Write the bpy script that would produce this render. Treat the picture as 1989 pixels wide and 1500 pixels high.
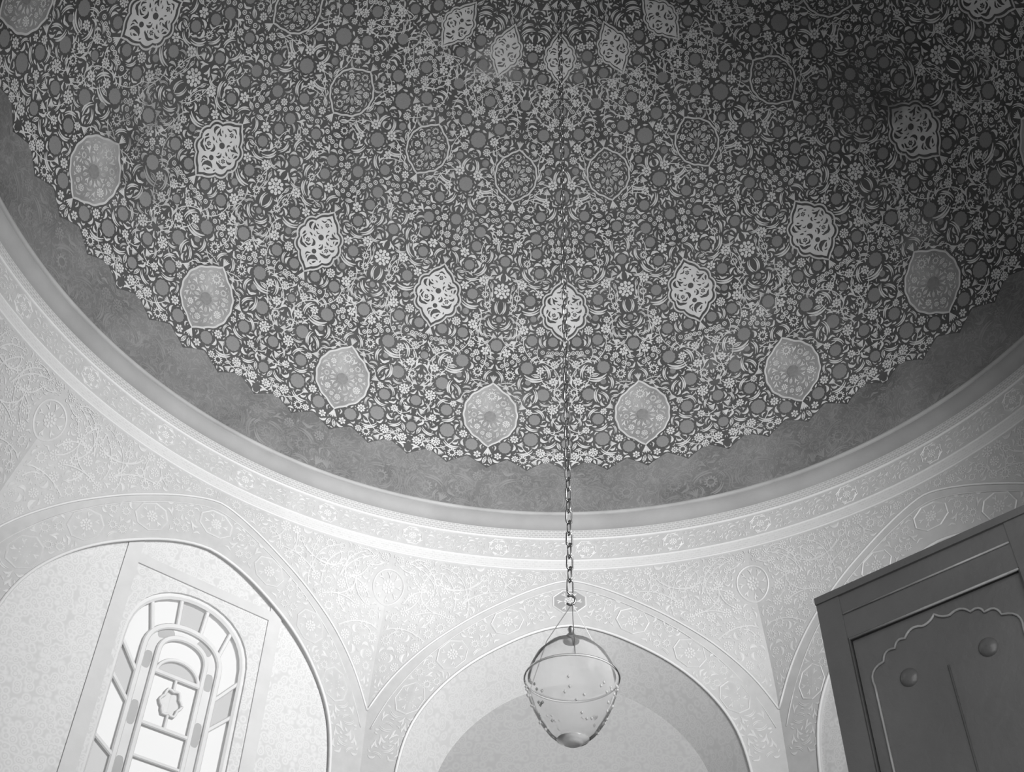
import bpy, math, random
import numpy as np
from mathutils import Matrix, Vector
for o in list(bpy.data.objects): bpy.data.objects.remove(o)
scene = bpy.context.scene
COL = scene.collection
PI = math.pi
R = 5.0            # radius of the ring under the dome (m)
RZ = 9.0           # height of that ring above the floor
def rad(d): return d * PI / 180
def adir(az):      # horizontal direction of an azimuth (degrees, 0 = far wall, + = right)
    return Vector((math.sin(rad(az)), math.cos(rad(az)), 0))

# ------------------------------------------------------------------ camera
cam_d = bpy.data.cameras.new('camera'); cam = bpy.data.objects.new('camera', cam_d); COL.objects.link(cam)
cam_d.sensor_fit = 'HORIZONTAL'; cam_d.sensor_width = 36.0; cam_d.lens = 2165.3 / 1989 * 36.0; cam_d.clip_start = 0.05
hd, pt, ro = rad(-3.7294), rad(43.612), rad(1.5948)
rt = Vector((math.cos(hd), -math.sin(hd), 0))
fw = Vector((math.sin(hd) * math.cos(pt), math.cos(hd) * math.cos(pt), math.sin(pt)))
up = rt.cross(fw)
rt2 = rt * math.cos(ro) + up * math.sin(ro); up2 = up * math.cos(ro) - rt * math.sin(ro)
CAMP = Vector((-0.012, -5.386, 1.485))
cam.matrix_world = Matrix(((rt2.x, up2.x, -fw.x, CAMP.x), (rt2.y, up2.y, -fw.y, CAMP.y), (rt2.z, up2.z, -fw.z, CAMP.z), (0, 0, 0, 1)))
scene.camera = cam
# ------------------------------------------------------------------ world, daylight, exposure
w = bpy.data.worlds.new('sky'); scene.world = w; w.use_nodes = True
w.node_tree.nodes['Background'].inputs[0].default_value = (1, 1, 1, 1)
w.node_tree.nodes['Background'].inputs[1].default_value = 1.0
def daylight(name, az, z, sx, sy, power, dist=4.75, spread=150, tilt=0, turn=0):
    """area light at an opening"""
    l = bpy.data.lights.new(name, 'AREA'); l.shape = 'RECTANGLE'; l.size = sx; l.size_y = sy; l.energy = power; l.spread = rad(spread)
    o = bpy.data.objects.new(name, l); COL.objects.link(o)
    p = adir(az) * dist; o.location = (p.x, p.y, z)
    d = -adir(az - turn); d = Vector((d.x, d.y, math.tan(rad(tilt))))
    o.rotation_euler = d.to_track_quat('-Z', 'Y').to_euler()
    return o
daylight('window_daylight_southeast', 135, 6.0, 1.3, 3.0, 388, tilt=18, spread=83, turn=-10)
daylight('doorway_fill', 180, 2.2, 2.6, 3.6, 16, dist=6.2)  # weak fill added at the doorway to brighten the lamp and cabinet
scene.cycles.max_bounces = 4; scene.cycles.diffuse_bounces = 2; scene.cycles.glossy_bounces = 1; scene.cycles.transmission_bounces = 2; scene.cycles.transparent_max_bounces = 8
vs = scene.view_settings
vs.view_transform = 'Standard'; vs.look = 'None'; vs.exposure = 0.0; vs.gamma = 1.0; vs.use_curve_mapping = False

# ------------------------------------------------------------------ materials (all grey: the photograph is black and white)
def nt(name):
    m = bpy.data.materials.new(name); m.use_nodes = True
    t = m.node_tree; b = t.nodes['Principled BSDF']
    return m, t, b
def ramp(t, fac, stops):
    r = t.nodes.new('ShaderNodeValToRGB'); e = r.color_ramp.elements
    while len(e) < len(stops): e.new(0.5)
    for el, (p, v) in zip(e, stops): el.position = p; el.color = (v, v, v, 1)
    t.links.new(fac, r.inputs[0]); return r.outputs[0]
def noise(t, scale, detail=4, rough=0.55, dist=0.0):
    tc = t.nodes.new('ShaderNodeTexCoord'); n = t.nodes.new('ShaderNodeTexNoise')
    n.inputs['Scale'].default_value = scale; n.inputs['Detail'].default_value = detail
    n.inputs['Roughness'].default_value = rough; n.inputs['Distortion'].default_value = dist
    t.links.new(tc.outputs['Object'], n.inputs['Vector']); return n.outputs['Fac']
def mix(t, mode, fac, a, b):
    n = t.nodes.new('ShaderNodeMix'); n.data_type = 'RGBA'; n.blend_type = mode
    if isinstance(fac, (int, float)): n.inputs[0].default_value = fac
    else: t.links.new(fac, n.inputs[0])
    for i, x in ((6, a), (7, b)):
        if isinstance(x, (int, float)): n.inputs[i].default_value = (x, x, x, 1)
        else: t.links.new(x, n.inputs[i])
    return n.outputs[2]
def bump(t, b, h, strength, dist=0.01):
    n = t.nodes.new('ShaderNodeBump'); n.inputs['Strength'].default_value = strength; n.inputs['Distance'].default_value = dist
    t.links.new(h, n.inputs['Height']); t.links.new(n.outputs[0], b.inputs['Normal'])
def mottled(name, lo, hi, scale=3.0, rough=0.8, detail=6, bmp=0.15, spec=0.3, fine=40):
    m, t, b = nt(name)
    c = ramp(t, noise(t, scale, detail), [(0.3, lo), (0.7, hi)])
    t.links.new(c, b.inputs['Base Color']); b.inputs['Roughness'].default_value = rough
    b.inputs['Specular IOR Level'].default_value = spec
    if bmp: bump(t, b, noise(t, fine, 3), bmp)
    return m
M = {}
M['ground'] = mottled('dome_ground', 0.062, 0.095, 2.2, 0.85, 3, 0, spec=0.15)
M['paint'] = mottled('pale_paint', 0.47, 0.57, 3.0, 0.8, 3, 0, spec=0.15)
def wear(mat, spots, val):
    t = mat.node_tree; b = t.nodes['Principled BSDF']; src = b.inputs['Base Color'].links[0].from_socket
    g = t.nodes.new('ShaderNodeNewGeometry'); nz = t.nodes.new('ShaderNodeTexNoise'); nz.inputs['Scale'].default_value = 5.0; nz.inputs['Detail'].default_value = 3
    t.links.new(g.outputs['Position'], nz.inputs['Vector']); col = src
    n2 = t.nodes.new('ShaderNodeMapRange'); n2.inputs[1].default_value = 0.35; n2.inputs[2].default_value = 0.6; t.links.new(nz.outputs['Fac'], n2.inputs[0])
    for az, el, r, amt in spots:
        d = t.nodes.new('ShaderNodeVectorMath'); d.operation = 'DISTANCE'; A, E = rad(az), rad(el)
        d.inputs[1].default_value = (4.923 * math.cos(E) * math.sin(A), 4.923 * math.cos(E) * math.cos(A), RZ + .107 + 4.923 * math.sin(E)); t.links.new(g.outputs['Position'], d.inputs[0])
        m = t.nodes.new('ShaderNodeMapRange'); m.inputs[1].default_value = r * .2; m.inputs[2].default_value = r; m.inputs[3].default_value = amt; m.inputs[4].default_value = 0.0; t.links.new(d.outputs['Value'], m.inputs[0])
        mu = t.nodes.new('ShaderNodeMath'); mu.operation = 'MULTIPLY'; t.links.new(m.outputs[0], mu.inputs[0]); t.links.new(n2.outputs[0], mu.inputs[1])
        col = mix(t, 'MIX', mu.outputs[0], col, val)
    t.links.new(col, b.inputs['Base Color'])
M['boss'] = mottled('grey_paint', 0.165, 0.235, 16.0, 0.75, 3, 0, spec=0.15)
wear(M['paint'], [(-78, 26, .75, .75), (-72.5, 22.6, .6, .65), (-81.7, 33.3, .5, .6), (68.9, 39.7, .8, .8), (62, 45, .6, .7)], 0.16)
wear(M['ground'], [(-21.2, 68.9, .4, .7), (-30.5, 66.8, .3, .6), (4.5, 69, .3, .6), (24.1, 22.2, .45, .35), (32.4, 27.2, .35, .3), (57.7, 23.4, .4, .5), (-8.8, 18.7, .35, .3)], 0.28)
M['field'] = mottled('medallion_field', 0.18, 0.34, 2.2, 0.85, 8, spec=0.15)
M['cornice'] = mottled('grey_cornice_stone', 0.25, 0.33, 1.5, 0.7, spec=0.2)
M['fillet'] = mottled('pale_cornice_fillet', 0.30, 0.40, 2.0, 0.7, spec=0.2)
M['line'] = mottled('white_glaze', 0.58, 0.62, 3.0, 0.45, spec=0.4)
M['glaze'] = mottled('pale_glaze', 0.50, 0.55, 6.0, 0.5, 3, 0, spec=0.35)
M['glaze_dark'] = mottled('pale_grey_glaze', 0.405, 0.45, 9.0, 0.5, 3, 0.1, spec=0.35)
M['floor'] = mottled('stone_floor', 0.05, 0.08, 1.0, 0.6)
M['grille'] = mottled('white_plaster', 0.58, 0.63, 4.0, 0.7)
M['wood'] = mottled('dark_wood', 0.13, 0.18, 4.0, 0.45, 8, 0.2, 0.4, 60)
M['wood_glint'] = mottled('glint_pale_wood', 0.22, 0.50, 9.0, 0.35, 6, 0.2, 0.5, 60)  # glints along the cabinet mouldings painted in as a paler wood
def border_mat():       # dusty grey border band with faint scrolling brushwork
    m, t, b = nt('grey_border_paint')
    n1 = ramp(t, noise(t, 7, 3, 0.5, 2.5), [(0.44, 0), (0.5, 1), (0.56, 0)])
    base = ramp(t, noise(t, 1.6, 7), [(0.3, 0.10), (0.7, 0.19)])
    c = mix(t, 'ADD', 0.05, base, n1); t.links.new(c, b.inputs['Base Color'])
    b.inputs['Roughness'].default_value = 0.7; b.inputs['Specular IOR Level'].default_value = 0.3
    bump(t, b, n1, 0.15, 0.01); return m
M['border'] = border_mat()
def tile_mat(name, scale, lo, hi, edge=0.12):   # small floral tile: rings of pale line round greyer cells
    m, t, b = nt(name)
    tc = t.nodes.new('ShaderNodeTexCoord'); v = t.nodes.new('ShaderNodeTexVoronoi'); v.feature = 'F1'
    v.inputs['Scale'].default_value = scale; v.inputs['Randomness'].default_value = 0.75
    t.links.new(tc.outputs['Object'], v.inputs['Vector'])
    c = ramp(t, v.outputs['Distance'], [(0.10, lo), (0.22, hi), (0.36, lo), (0.5, hi), (0.75, lo)])
    c2 = mix(t, 'MULTIPLY', 0.15, c, ramp(t, noise(t, 2.0), [(0.3, 0.8), (0.7, 1)]))
    t.links.new(c2, b.inputs['Base Color']); b.inputs['Roughness'].default_value = 0.45
    bump(t, b, v.outputs['Distance'], 0.12, 0.01); return m
M['tile'] = tile_mat('floral_tile', 15.0, 0.47, 0.54)
M['tile_fine'] = tile_mat('small_blossom_tile', 16.0, 0.52, 0.62)
M['tile_recess_shade'] = tile_mat('recess_shade_floral_tile', 14.0, 0.31, 0.35)  # shade of the centre recess put into a darker tile colour
M['plain_tile'] = mottled('plain_tile', 0.50, 0.55, 5.0, 0.5)
def key_mat(name, lo, hi):   # narrow band of key pattern
    m, t, b = nt(name)
    tc = t.nodes.new('ShaderNodeTexCoord'); br = t.nodes.new('ShaderNodeTexBrick')
    br.inputs['Color1'].default_value = (lo, lo, lo, 1); br.inputs['Color2'].default_value = (lo * 1.1, lo * 1.1, lo * 1.1, 1); br.inputs['Mortar'].default_value = (hi, hi, hi, 1)
    br.inputs['Scale'].default_value = 1.0; br.inputs['Mortar Size'].default_value = 0.006
    br.inputs['Brick Width'].default_value = 0.05; br.inputs['Row Height'].default_value = 0.028; br.offset = 0.5
    t.links.new(tc.outputs['UV'], br.inputs['Vector']); t.links.new(br.outputs['Color'], b.inputs['Base Color'])
    b.inputs['Roughness'].default_value = 0.5; bump(t, b, br.outputs['Fac'], 0.2, 0.005); return m
M['key'] = key_mat('key_pattern_tile', 0.36, 0.50)
M['key_pale'] = key_mat('pale_key_pattern_tile', 0.48, 0.54)
def metal(name, v, rough):
    m, t, b = nt(name); b.inputs['Base Color'].default_value = (v, v, v, 1); b.inputs['Metallic'].default_value = 1.0; b.inputs['Roughness'].default_value = rough; return m
M['iron'] = metal('chain_iron', 0.30, 0.38)
M['bossmetal'] = mottled('dark_boss', 0.11, 0.15, 9.0, 0.3, spec=0.6)
M['brass'] = metal('tarnished_metal', 0.75, 0.35)
def glass(name, tint, clear, gloss, milk):
    m = bpy.data.materials.new(name); m.use_nodes = True; t = m.node_tree
    for n in list(t.nodes):
        if n.type != 'OUTPUT_MATERIAL': t.nodes.remove(n)
    out = t.nodes['Material Output']
    tr = t.nodes.new('ShaderNodeBsdfTransparent'); tr.inputs[0].default_value = (tint, tint, tint, 1)
    tl = t.nodes.new('ShaderNodeBsdfTranslucent'); tl.inputs[0].default_value = (milk, milk, milk, 1)
    df = t.nodes.new('ShaderNodeBsdfDiffuse'); df.inputs[0].default_value = (milk, milk, milk, 1)
    gl = t.nodes.new('ShaderNodeBsdfGlossy'); gl.inputs['Roughness'].default_value = 0.12
    a = t.nodes.new('ShaderNodeMixShader'); a.inputs[0].default_value = 0.5; t.links.new(tl.outputs[0], a.inputs[1]); t.links.new(df.outputs[0], a.inputs[2])
    c = t.nodes.new('ShaderNodeMixShader'); c.inputs[0].default_value = 1 - clear; t.links.new(tr.outputs[0], c.inputs[1]); t.links.new(a.outputs[0], c.inputs[2])
    fr = t.nodes.new('ShaderNodeLayerWeight'); fr.inputs[0].default_value = gloss
    d = t.nodes.new('ShaderNodeMixShader'); t.links.new(fr.outputs['Fresnel'], d.inputs[0]); t.links.new(c.outputs[0], d.inputs[1]); t.links.new(gl.outputs[0], d.inputs[2])
    t.links.new(d.outputs[0], out.inputs[0]); return m
M['pane'] = glass('window_glass', 0.97, 0.75, 0.15, 0.85)
M['pane_dark'] = glass('coloured_window_glass', 0.82, 0.75, 0.15, 0.7)
M['lampglass'] = glass('lamp_glass', 0.99, 0.74, 0.06, 0.97)
M['stud'] = glass('clear_glass_stud', 0.98, 0.15, 0.2, 0.97)

# ------------------------------------------------------------------ mesh helpers
def mesh(name, verts, faces, mat=None, smooth=False, uvs=None):
    me = bpy.data.meshes.new(name)
    me.from_pydata([tuple(v) for v in verts], [], [tuple(f) for f in faces])
    if mat: me.materials.append(M[mat] if isinstance(mat, str) else mat)
    if smooth: me.polygons.foreach_set('use_smooth', [True] * len(me.polygons))
    if uvs is not None:
        l = me.uv_layers.new(name='UVMap')
        idx = np.empty(len(me.loops), int); me.loops.foreach_get('vertex_index', idx)
        l.data.foreach_set('uv', np.asarray(uvs, float)[idx].ravel())
    me.update(); return me
def link(name, me, parent=None, label=None, cat=None, kind=None, group=None):
    o = bpy.data.objects.new(name, me); COL.objects.link(o)
    if parent: o.parent = parent
    if label: o['label'] = label
    if cat: o['category'] = cat
    if kind: o['kind'] = kind
    if group: o['group'] = group
    return o
def obj(name, verts, faces, mat, parent=None, smooth=False, uvs=None, **kw):
    return link(name, mesh(name, verts, faces, mat, smooth, uvs), parent, **kw)
class MB:
    def __init__(s): s.v = []; s.f = []
    def add(s, v, f):
        n = len(s.v); s.v += [tuple(x) for x in v]; s.f += [tuple(i + n for i in q) for q in f]; return s
    def box(s, x0, x1, y0, y1, z0, z1, T=None):
        v = [(x, y, z) for z in (z0, z1) for y in (y0, y1) for x in (x0, x1)]
        if T: v = [T(*p) for p in v]
        return s.add(v, [(0, 2, 3, 1), (4, 5, 7, 6), (0, 1, 5, 4), (2, 6, 7, 3), (0, 4, 6, 2), (1, 3, 7, 5)])
    def tube(s, pts, r, n=6, closed=False, T=None):
        pts = [Vector(p) for p in pts]; m = len(pts); base = len(s.v); ref = None
        for i, p in enumerate(pts):
            a = pts[(i - 1) % m] if (closed or i > 0) else p; b = pts[(i + 1) % m] if (closed or i < m - 1) else p
            t = (b - a).normalized()
            if ref is None:
                ref = Vector((0, 0, 1)) if abs(t.z) < 0.9 else Vector((1, 0, 0))
            x = t.cross(ref).normalized(); y = x.cross(t); ref = y
            rr = r[i] if isinstance(r, (list, tuple)) else r
            for k in range(n):
                q = p + (x * math.cos(2 * PI * k / n) + y * math.sin(2 * PI * k / n)) * rr
                s.v.append(tuple(q))
        for i in range(m if closed else m - 1):
            for k in range(n):
                a = base + i * n + k; b = base + i * n + (k + 1) % n; c = base + ((i + 1) % m) * n + (k + 1) % n; d = base + ((i + 1) % m) * n + k
                s.f.append((a, b, c, d))
        if not closed:
            s.f.append(tuple(base + k for k in range(n))[::-1]); s.f.append(tuple(base + (m - 1) * n + k for k in range(n)))
        return s
    def lathe(s, prof, n=24, center=(0, 0), T=None):
        base = len(s.v)
        for r, z in prof:
            for k in range(n):
                a = 2 * PI * k / n; s.v.append((center[0] + r * math.cos(a), center[1] + r * math.sin(a), z))
        for i in range(len(prof) - 1):
            for k in range(n):
                s.f.append((base + i * n + k, base + i * n + (k + 1) % n, base + (i + 1) * n + (k + 1) % n, base + (i + 1) * n + k))
        return s
    def build(s, name, mat, parent=None, smooth=False, **kw): return obj(name, s.v, s.f, mat, parent, smooth, **kw)
def ring_lathe(prof, n=288):
    """ring about the dome's axis, faces turned inwards, UV = arc length, profile length"""
    v = []; uv = []; f = []; L = 0; pl = None
    for i, (r, z) in enumerate(prof):
        if pl: L += math.hypot(r - pl[0], z - pl[1])
        pl = (r, z)
        for k in range(n + 1):
            a = 2 * PI * k / n; v.append((r * math.sin(a), r * math.cos(a), z)); uv.append((R * a, L))
    for i in range(len(prof) - 1):
        for k in range(n):
            a = i * (n + 1) + k; f.append((a, a + 1, a + n + 2, a + n + 1))
    return v, f, uv

# ------------------------------------------------------------------ flat motifs: (x, y, relief) unit templates
def T_strip(pts, ws):
    v = []; f = []; n = len(pts)
    for i, (x, y) in enumerate(pts):
        x0, y0 = pts[max(i - 1, 0)]; x1, y1 = pts[min(i + 1, n - 1)]
        d = math.hypot(x1 - x0, y1 - y0) or 1; nx, ny = -(y1 - y0) / d, (x1 - x0) / d
        v += [(x + nx * ws[i], y + ny * ws[i], 0), (x, y, min(1, ws[i] * 8)), (x - nx * ws[i], y - ny * ws[i], 0)]
    for i in range(n - 1):
        a = 3 * i; f += [(a + 1, a, a + 3, a + 4), (a + 2, a + 1, a + 4, a + 5)]
    return v, f
def T_join(*ts):
    v = []; f = []
    for a, b in ts:
        n = len(v); v += a; f += [tuple(i + n for i in q) for q in b]
    return v, f
def T_fan(cx, cy, rx, ry, rot=0, n=7, top=1.0):
    v = [(cx, cy, top)]; c, s = math.cos(rot), math.sin(rot)
    for k in range(n):
        a = 2 * PI * k / n; x, y = rx * math.cos(a), ry * math.sin(a); v.append((cx + c * x - s * y, cy + s * x + c * y, 0))
    return v, [(0, 1 + k, 1 + (k + 1) % n) for k in range(n)]
def T_ring(cx, cy, r0, r1, n=12, wob=0.0):
    v = []; f = []
    for k in range(n):
        a = 2 * PI * k / n; w_ = 1 + wob * (k % 2)
        for r, h in ((r0, 0), ((r0 + r1) / 2, .8), (r1 * w_, 0)): v.append((cx + r * math.cos(a), cy + r * math.sin(a), h))
    for k in range(n):
        a = 3 * k; b = 3 * ((k + 1) % n); f += [(a, a + 1, b + 1, b), (a + 1, a + 2, b + 2, b + 1)]
    return v, f
def arc(cx, cy, r, a0, a1, n): return [(cx + r * math.cos(rad(a0 + (a1 - a0) * i / (n - 1))), cy + r * math.sin(rad(a0 + (a1 - a0) * i / (n - 1)))) for i in range(n)]
def T_comma(sweep=110, fat=0.34):
    rr = 1 / math.sin(rad(sweep / 2)); p = arc(0, -rr * math.cos(rad(sweep / 2)), rr, 90 + sweep / 2, 90 - sweep / 2, 7)
    return T_strip(p, [0.03, 0.55 * fat, fat, fat, 0.7 * fat, 0.4 * fat, 0.03])
def T_saz(sweep=80, fat=0.17):
    rr = 1 / math.sin(rad(sweep / 2)); c = -rr * math.cos(rad(sweep / 2))
    a = T_strip(arc(0, c, rr, 90 + sweep / 2, 90 - sweep / 2, 9), [0.03, .07, .09, .095, .09, .075, .06, .05, 0.02])
    b = T_strip(arc(0, c + .02, rr * 1.0 + fat * 1.25, 90 + sweep * .38, 90 - sweep * .42, 8), [0.02, .08, .11, .12, .11, .085, .06, 0.02])
    return T_join(a, b)
def T_y():
    a = T_strip([(0, -.9), (-.03, -.4), (-.15, .05), (-.42, .4), (-.85, .55)], [.07, .12, .21, .22, .03])
    b = T_strip([(0, -.9), (.03, -.4), (.12, .05), (.3, .5), (.25, .95)], [.07, .12, .2, .21, .03])
    return T_join(a, b)
def T_s(): return T_strip([(-1, -.25), (-.6, -.02), (-.25, .22), (.1, .18), (.5, -.1), (.9, -.3), (1, -.55)], [.03, .17, .25, .27, .22, .14, .02])
def T_drop(): return T_strip([(-1, 0), (-.4, .08), (.2, .1), (.7, .05), (1, 0)], [.03, .25, .42, .32, .03])
def T_petals(n, r, rx, ry): return T_join(*[T_fan(r * math.cos(2 * PI * k / n), r * math.sin(2 * PI * k / n), rx, ry, 2 * PI * k / n, 7) for k in range(n)])
def T_rosette(): return T_join(T_petals(8, .68, .33, .25), T_fan(0, 0, .29, .29, 0, 7))
def T_rosette2(): return T_join(T_petals(10, .78, .24, .22), T_petals(5, .36, .22, .2), T_fan(0, 0, .14, .14, 0, 5))
def T_rosette3(): return T_join(T_petals(6, .62, .36, .28), T_fan(0, 0, .2, .2, 0, 6))
def T_ringflower(): return T_join(T_ring(0, 0, .50, .72, 14), T_petals(12, .84, .17, .13))
def T_palm(): return T_join(*[T_strip([(0, -1), (.35 * k, -.2), (.62 * k, .35), (.75 * k, .8 - .25 * abs(k))], [.03, .10, .13, .03]) for k in (-1, -.5, 0, .5, 1)])
def T_tulip(): return T_join(*[T_strip([(0, -.9), (.3 * k, -.3), (.34 * k, .3), (.12 * k, .95)], [.03, .12, .11, .02]) for k in (-1, 0, 1)], T_strip([(0, -1.3), (0, -.9)], [.05, .05]))
def T_bead(): return T_join(T_ring(0, 0, .58, .95, 9), T_fan(0, 0, .34, .34, 0, 6))
def T_bud(): return T_join(T_strip([(-1, 0), (-.4, .28), (.3, .3), (1, 0)], [.02, .12, .12, .02]), T_strip([(-1, 0), (-.4, -.28), (.3, -.3), (1, 0)], [.02, .12, .12, .02]), T_fan(-.05, 0, .5, .1, 0, 6))
def T_boss(n=36):
    v = [(0, 0, 1.0)]
    for r, h in ((.55, .9), (.88, .6)):
        v += [(r * math.cos(2 * PI * k / n), r * math.sin(2 * PI * k / n), h) for k in range(n)]
    v += [((1.0 if k % 3 else .93) * math.cos(2 * PI * k / n), (1.0 if k % 3 else .93) * math.sin(2 * PI * k / n), 0) for k in range(n)]
    f = [(0, 1 + k, 1 + (k + 1) % n) for k in range(n)]
    for i in range(2):
        f += [(1 + i * n + k, 1 + (i + 1) * n + k, 1 + (i + 1) * n + (k + 1) % n, 1 + i * n + (k + 1) % n) for k in range(n)]
    return v, f
TPL = {'boss': T_boss(), 'rosette': T_rosette(), 'rosette2': T_rosette2(), 'rosette3': T_rosette3(), 'ringflower': T_ringflower(), 'comma': T_comma(), 'comma2': T_comma(150, .40),
       'saz': T_saz(), 'y': T_y(), 's': T_s(), 'drop': T_drop(), 'palm': T_palm(), 'tulip': T_tulip(), 'bead': T_bead(), 'bud': T_bud()}
TPLV = {k: np.array(v) for k, (v, f) in TPL.items()}
def tsamples(v, f):
    out = []
    for q in f:
        p = v[list(q)][:, :2]; out.append(p.mean(0))
        for i in range(len(q)): out.append((p[i] + p[(i + 1) % len(q)]) / 2)
    out += list(v[:, :2]); return np.array(out)
SMP = {k: tsamples(TPLV[k], TPL[k][1]) for k in TPL}

# ---- packing motifs into a flat domain (u, v in metres)
class Domain:
    def __init__(s, u0, u1, v0, v1, inside, cell=0.010):
        s.u0, s.v0, s.c = u0, v0, cell; s.nu = int((u1 - u0) / cell) + 1; s.nv = int((v1 - v0) / cell) + 1
        U, V = np.meshgrid(u0 + (np.arange(s.nu) + .5) * cell, v0 + (np.arange(s.nv) + .5) * cell, indexing='ij')
        s.occ = ~inside(U, V); s.block = s.occ.copy(); s.items = []; s.free = None
    def cells(s, p):
        i = np.floor((p[:, 0] - s.u0) / s.c).astype(int); j = np.floor((p[:, 1] - s.v0) / s.c).astype(int); return i, j
    def pts(s, k, u, v, rot, sc, fl):
        p = SMP[k] * [fl, 1]; c, sn = math.cos(rot), math.sin(rot)
        return np.stack([u + sc * (c * p[:, 0] - sn * p[:, 1]), v + sc * (sn * p[:, 0] + c * p[:, 1])], 1)
    def frac(s, p, grid):
        i, j = s.cells(p); ok = (i >= 0) & (i < s.nu) & (j >= 0) & (j < s.nv)
        if not ok.all(): return 1.0
        return grid[i, j].mean()
    def mark(s, p, grid=None, grow=1):
        g = s.occ if grid is None else grid; i, j = s.cells(p)
        for di in range(-grow, grow + 1):
            for dj in range(-grow, grow + 1):
                a, b = i + di, j + dj; ok = (a >= 0) & (a < s.nu) & (b >= 0) & (b < s.nv); g[a[ok], b[ok]] = True
    def disc(s, u, v, r, grid=True):
        i0 = np.arange(s.nu)[:, None]; j0 = np.arange(s.nv)[None, :]
        m = ((s.u0 + (i0 + .5) * s.c - u) ** 2 + (s.v0 + (j0 + .5) * s.c - v) ** 2) < r * r
        s.occ |= m
        if grid: s.block |= m
    def put(s, k, u, v, rot, sc, fl=1, maxfrac=1.0, grow=1):
        p = s.pts(k, u, v, rot, sc, fl)
        if maxfrac < 1 and s.frac(p, s.occ) > maxfrac: return False
        s.mark(p, grow=grow); s.items.append((k, u, v, rot, sc, fl)); return True
    def fill(s, rng, plan, foci=()):
        for kinds, size, tries in plan:
            for q_ in range(tries):
                if q_ % 150 == 0:
                    free = np.argwhere(~s.occ)
                    if len(free) == 0: break
                i, j = free[rng.randrange(len(free))]
                if s.occ[i, j]: continue
                u = s.u0 + (i + .5) * s.c; v = s.v0 + (j + .5) * s.c
                if foci:
                    d, fx, fy = min(((u - a) ** 2 + (v - b) ** 2, a, b) for a, b in foci)
                    rot = math.atan2(v - fy, u - fx) - PI / 2 + rng.gauss(0, .55) + (PI if rng.random() < .3 else 0)
                else: rot = rng.uniform(0, 2 * PI)
                k = rng.choice(kinds); sc = size * rng.uniform(.85, 1.2); fl = rng.choice((1, -1))
                s.put(k, u, v, rot, sc, fl, 0.02)
    def stems(s, rng, n, lmin, lmax):
        out = []; src = [(u, v) for k, u, v, r_, sc, fl in s.items if k in ('rosette', 'rosette2', 'rosette3', 'ringflower', 'tulip', 'bud', 'palm', 'y')]
        t = 0; used = {}
        while len(out) < n and t < n * 40:
            t += 1; a = rng.choice(src); b = rng.choice(src); d = math.hypot(a[0] - b[0], a[1] - b[1])
            if not lmin < d < lmax or used.get(a, 0) > 1 or used.get(b, 0) > 1: continue
            bd = rng.choice((-1, 1)) * rng.uniform(.2, .38) * d; mx, my = (a[0] + b[0]) / 2 - (b[1] - a[1]) / d * bd, (a[1] + b[1]) / 2 + (b[0] - a[0]) / d * bd
            p = [((1 - q) ** 2 * a[0] + 2 * q * (1 - q) * mx + q * q * b[0], (1 - q) ** 2 * a[1] + 2 * q * (1 - q) * my + q * q * b[1]) for q in [i / 9 for i in range(10)]]
            if s.frac(np.array(p), s.block) > 0: continue
            out.append(p); used[a] = used.get(a, 0) + 1; used[b] = used.get(b, 0) + 1
        return out

# ================================================================== the dome (ceiling)
RHO = 4.923; CZ = RZ + 0.107
def sph(az, el, off=0.0):
    r = RHO - off; return (r * math.cos(rad(el)) * math.sin(rad(az)), r * math.cos(rad(el)) * math.cos(rad(az)), CZ + r * math.sin(rad(el)))
NA, NE = 256, 90
v = []; f = []
for i in range(NE):
    for k in range(NA): v.append(sph(360 * k / NA, 1.9 + 88.1 * i / NE))
v.append(sph(0, 90))
for i in range(NE - 1):
    for k in range(NA): f.append((i * NA + k, i * NA + (k + 1) % NA, (i + 1) * NA + (k + 1) % NA, (i + 1) * NA + k))
for k in range(NA): f.append(((NE - 1) * NA + k, (NE - 1) * NA + (k + 1) % NA, NE * NA))
ceiling = obj('ceiling', v, f, 'ground', None, True, kind='structure', label='dark painted dome covered with pale floral scrollwork and medallions')

# border band at the foot of the dome, upper edge cut in a zigzag
def zig(az):
    t = (az % 5.625) / 5.625; return 8.7 + 1.6 * (1 - abs(2 * t - 1)) ** 0.85
n = 64 * 8; v = []; f = []
for k in range(n):
    az = 360 * k / n; z1 = zig(az)
    for q in range(7): v.append(sph(az, 1.9 + (z1 - 1.9) * q / 6, 0.004 if q < 6 else 0.0035))
for k in range(n):
    for q in range(6): a = k * 7 + q; b = ((k + 1) % n) * 7 + q; f.append((a, b, b + 1, a + 1))
obj('border_band', v, f, 'border', ceiling, True, label='dusty grey border band with a zigzag upper edge')

M['border_line'] = mottled('pale_grey_brushwork', 0.13, 0.24, 2.0, 0.7)
bo = Domain(0, RHO * rad(11.25), RHO * rad(2.2), RHO * rad(8.5), lambda U, V: (V > 0), 0.009); rb = random.Random(77)
for u_, v_, k_, r_ in ((.28, .42, 'ringflower', .09), (.70, .38, 'ringflower', .09), (.48, .62, 'rosette2', .07), (.1, .62, 'rosette2', .07), (.88, .6, 'rosette2', .07), (.05, .3, 'palm', .08), (.5, .27, 'palm', .08)): bo.put(k_, u_, v_, .3, r_)
bo.fill(rb, [(('saz',), .12, 300), (('y', 'saz', 's'), .08, 700), (('comma', 'y', 's', 'bud'), .055, 1200), (('comma', 's', 'drop'), .035, 1500)], [(.28, .42), (.70, .38)])
BORDER_ITEMS = bo.items
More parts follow.
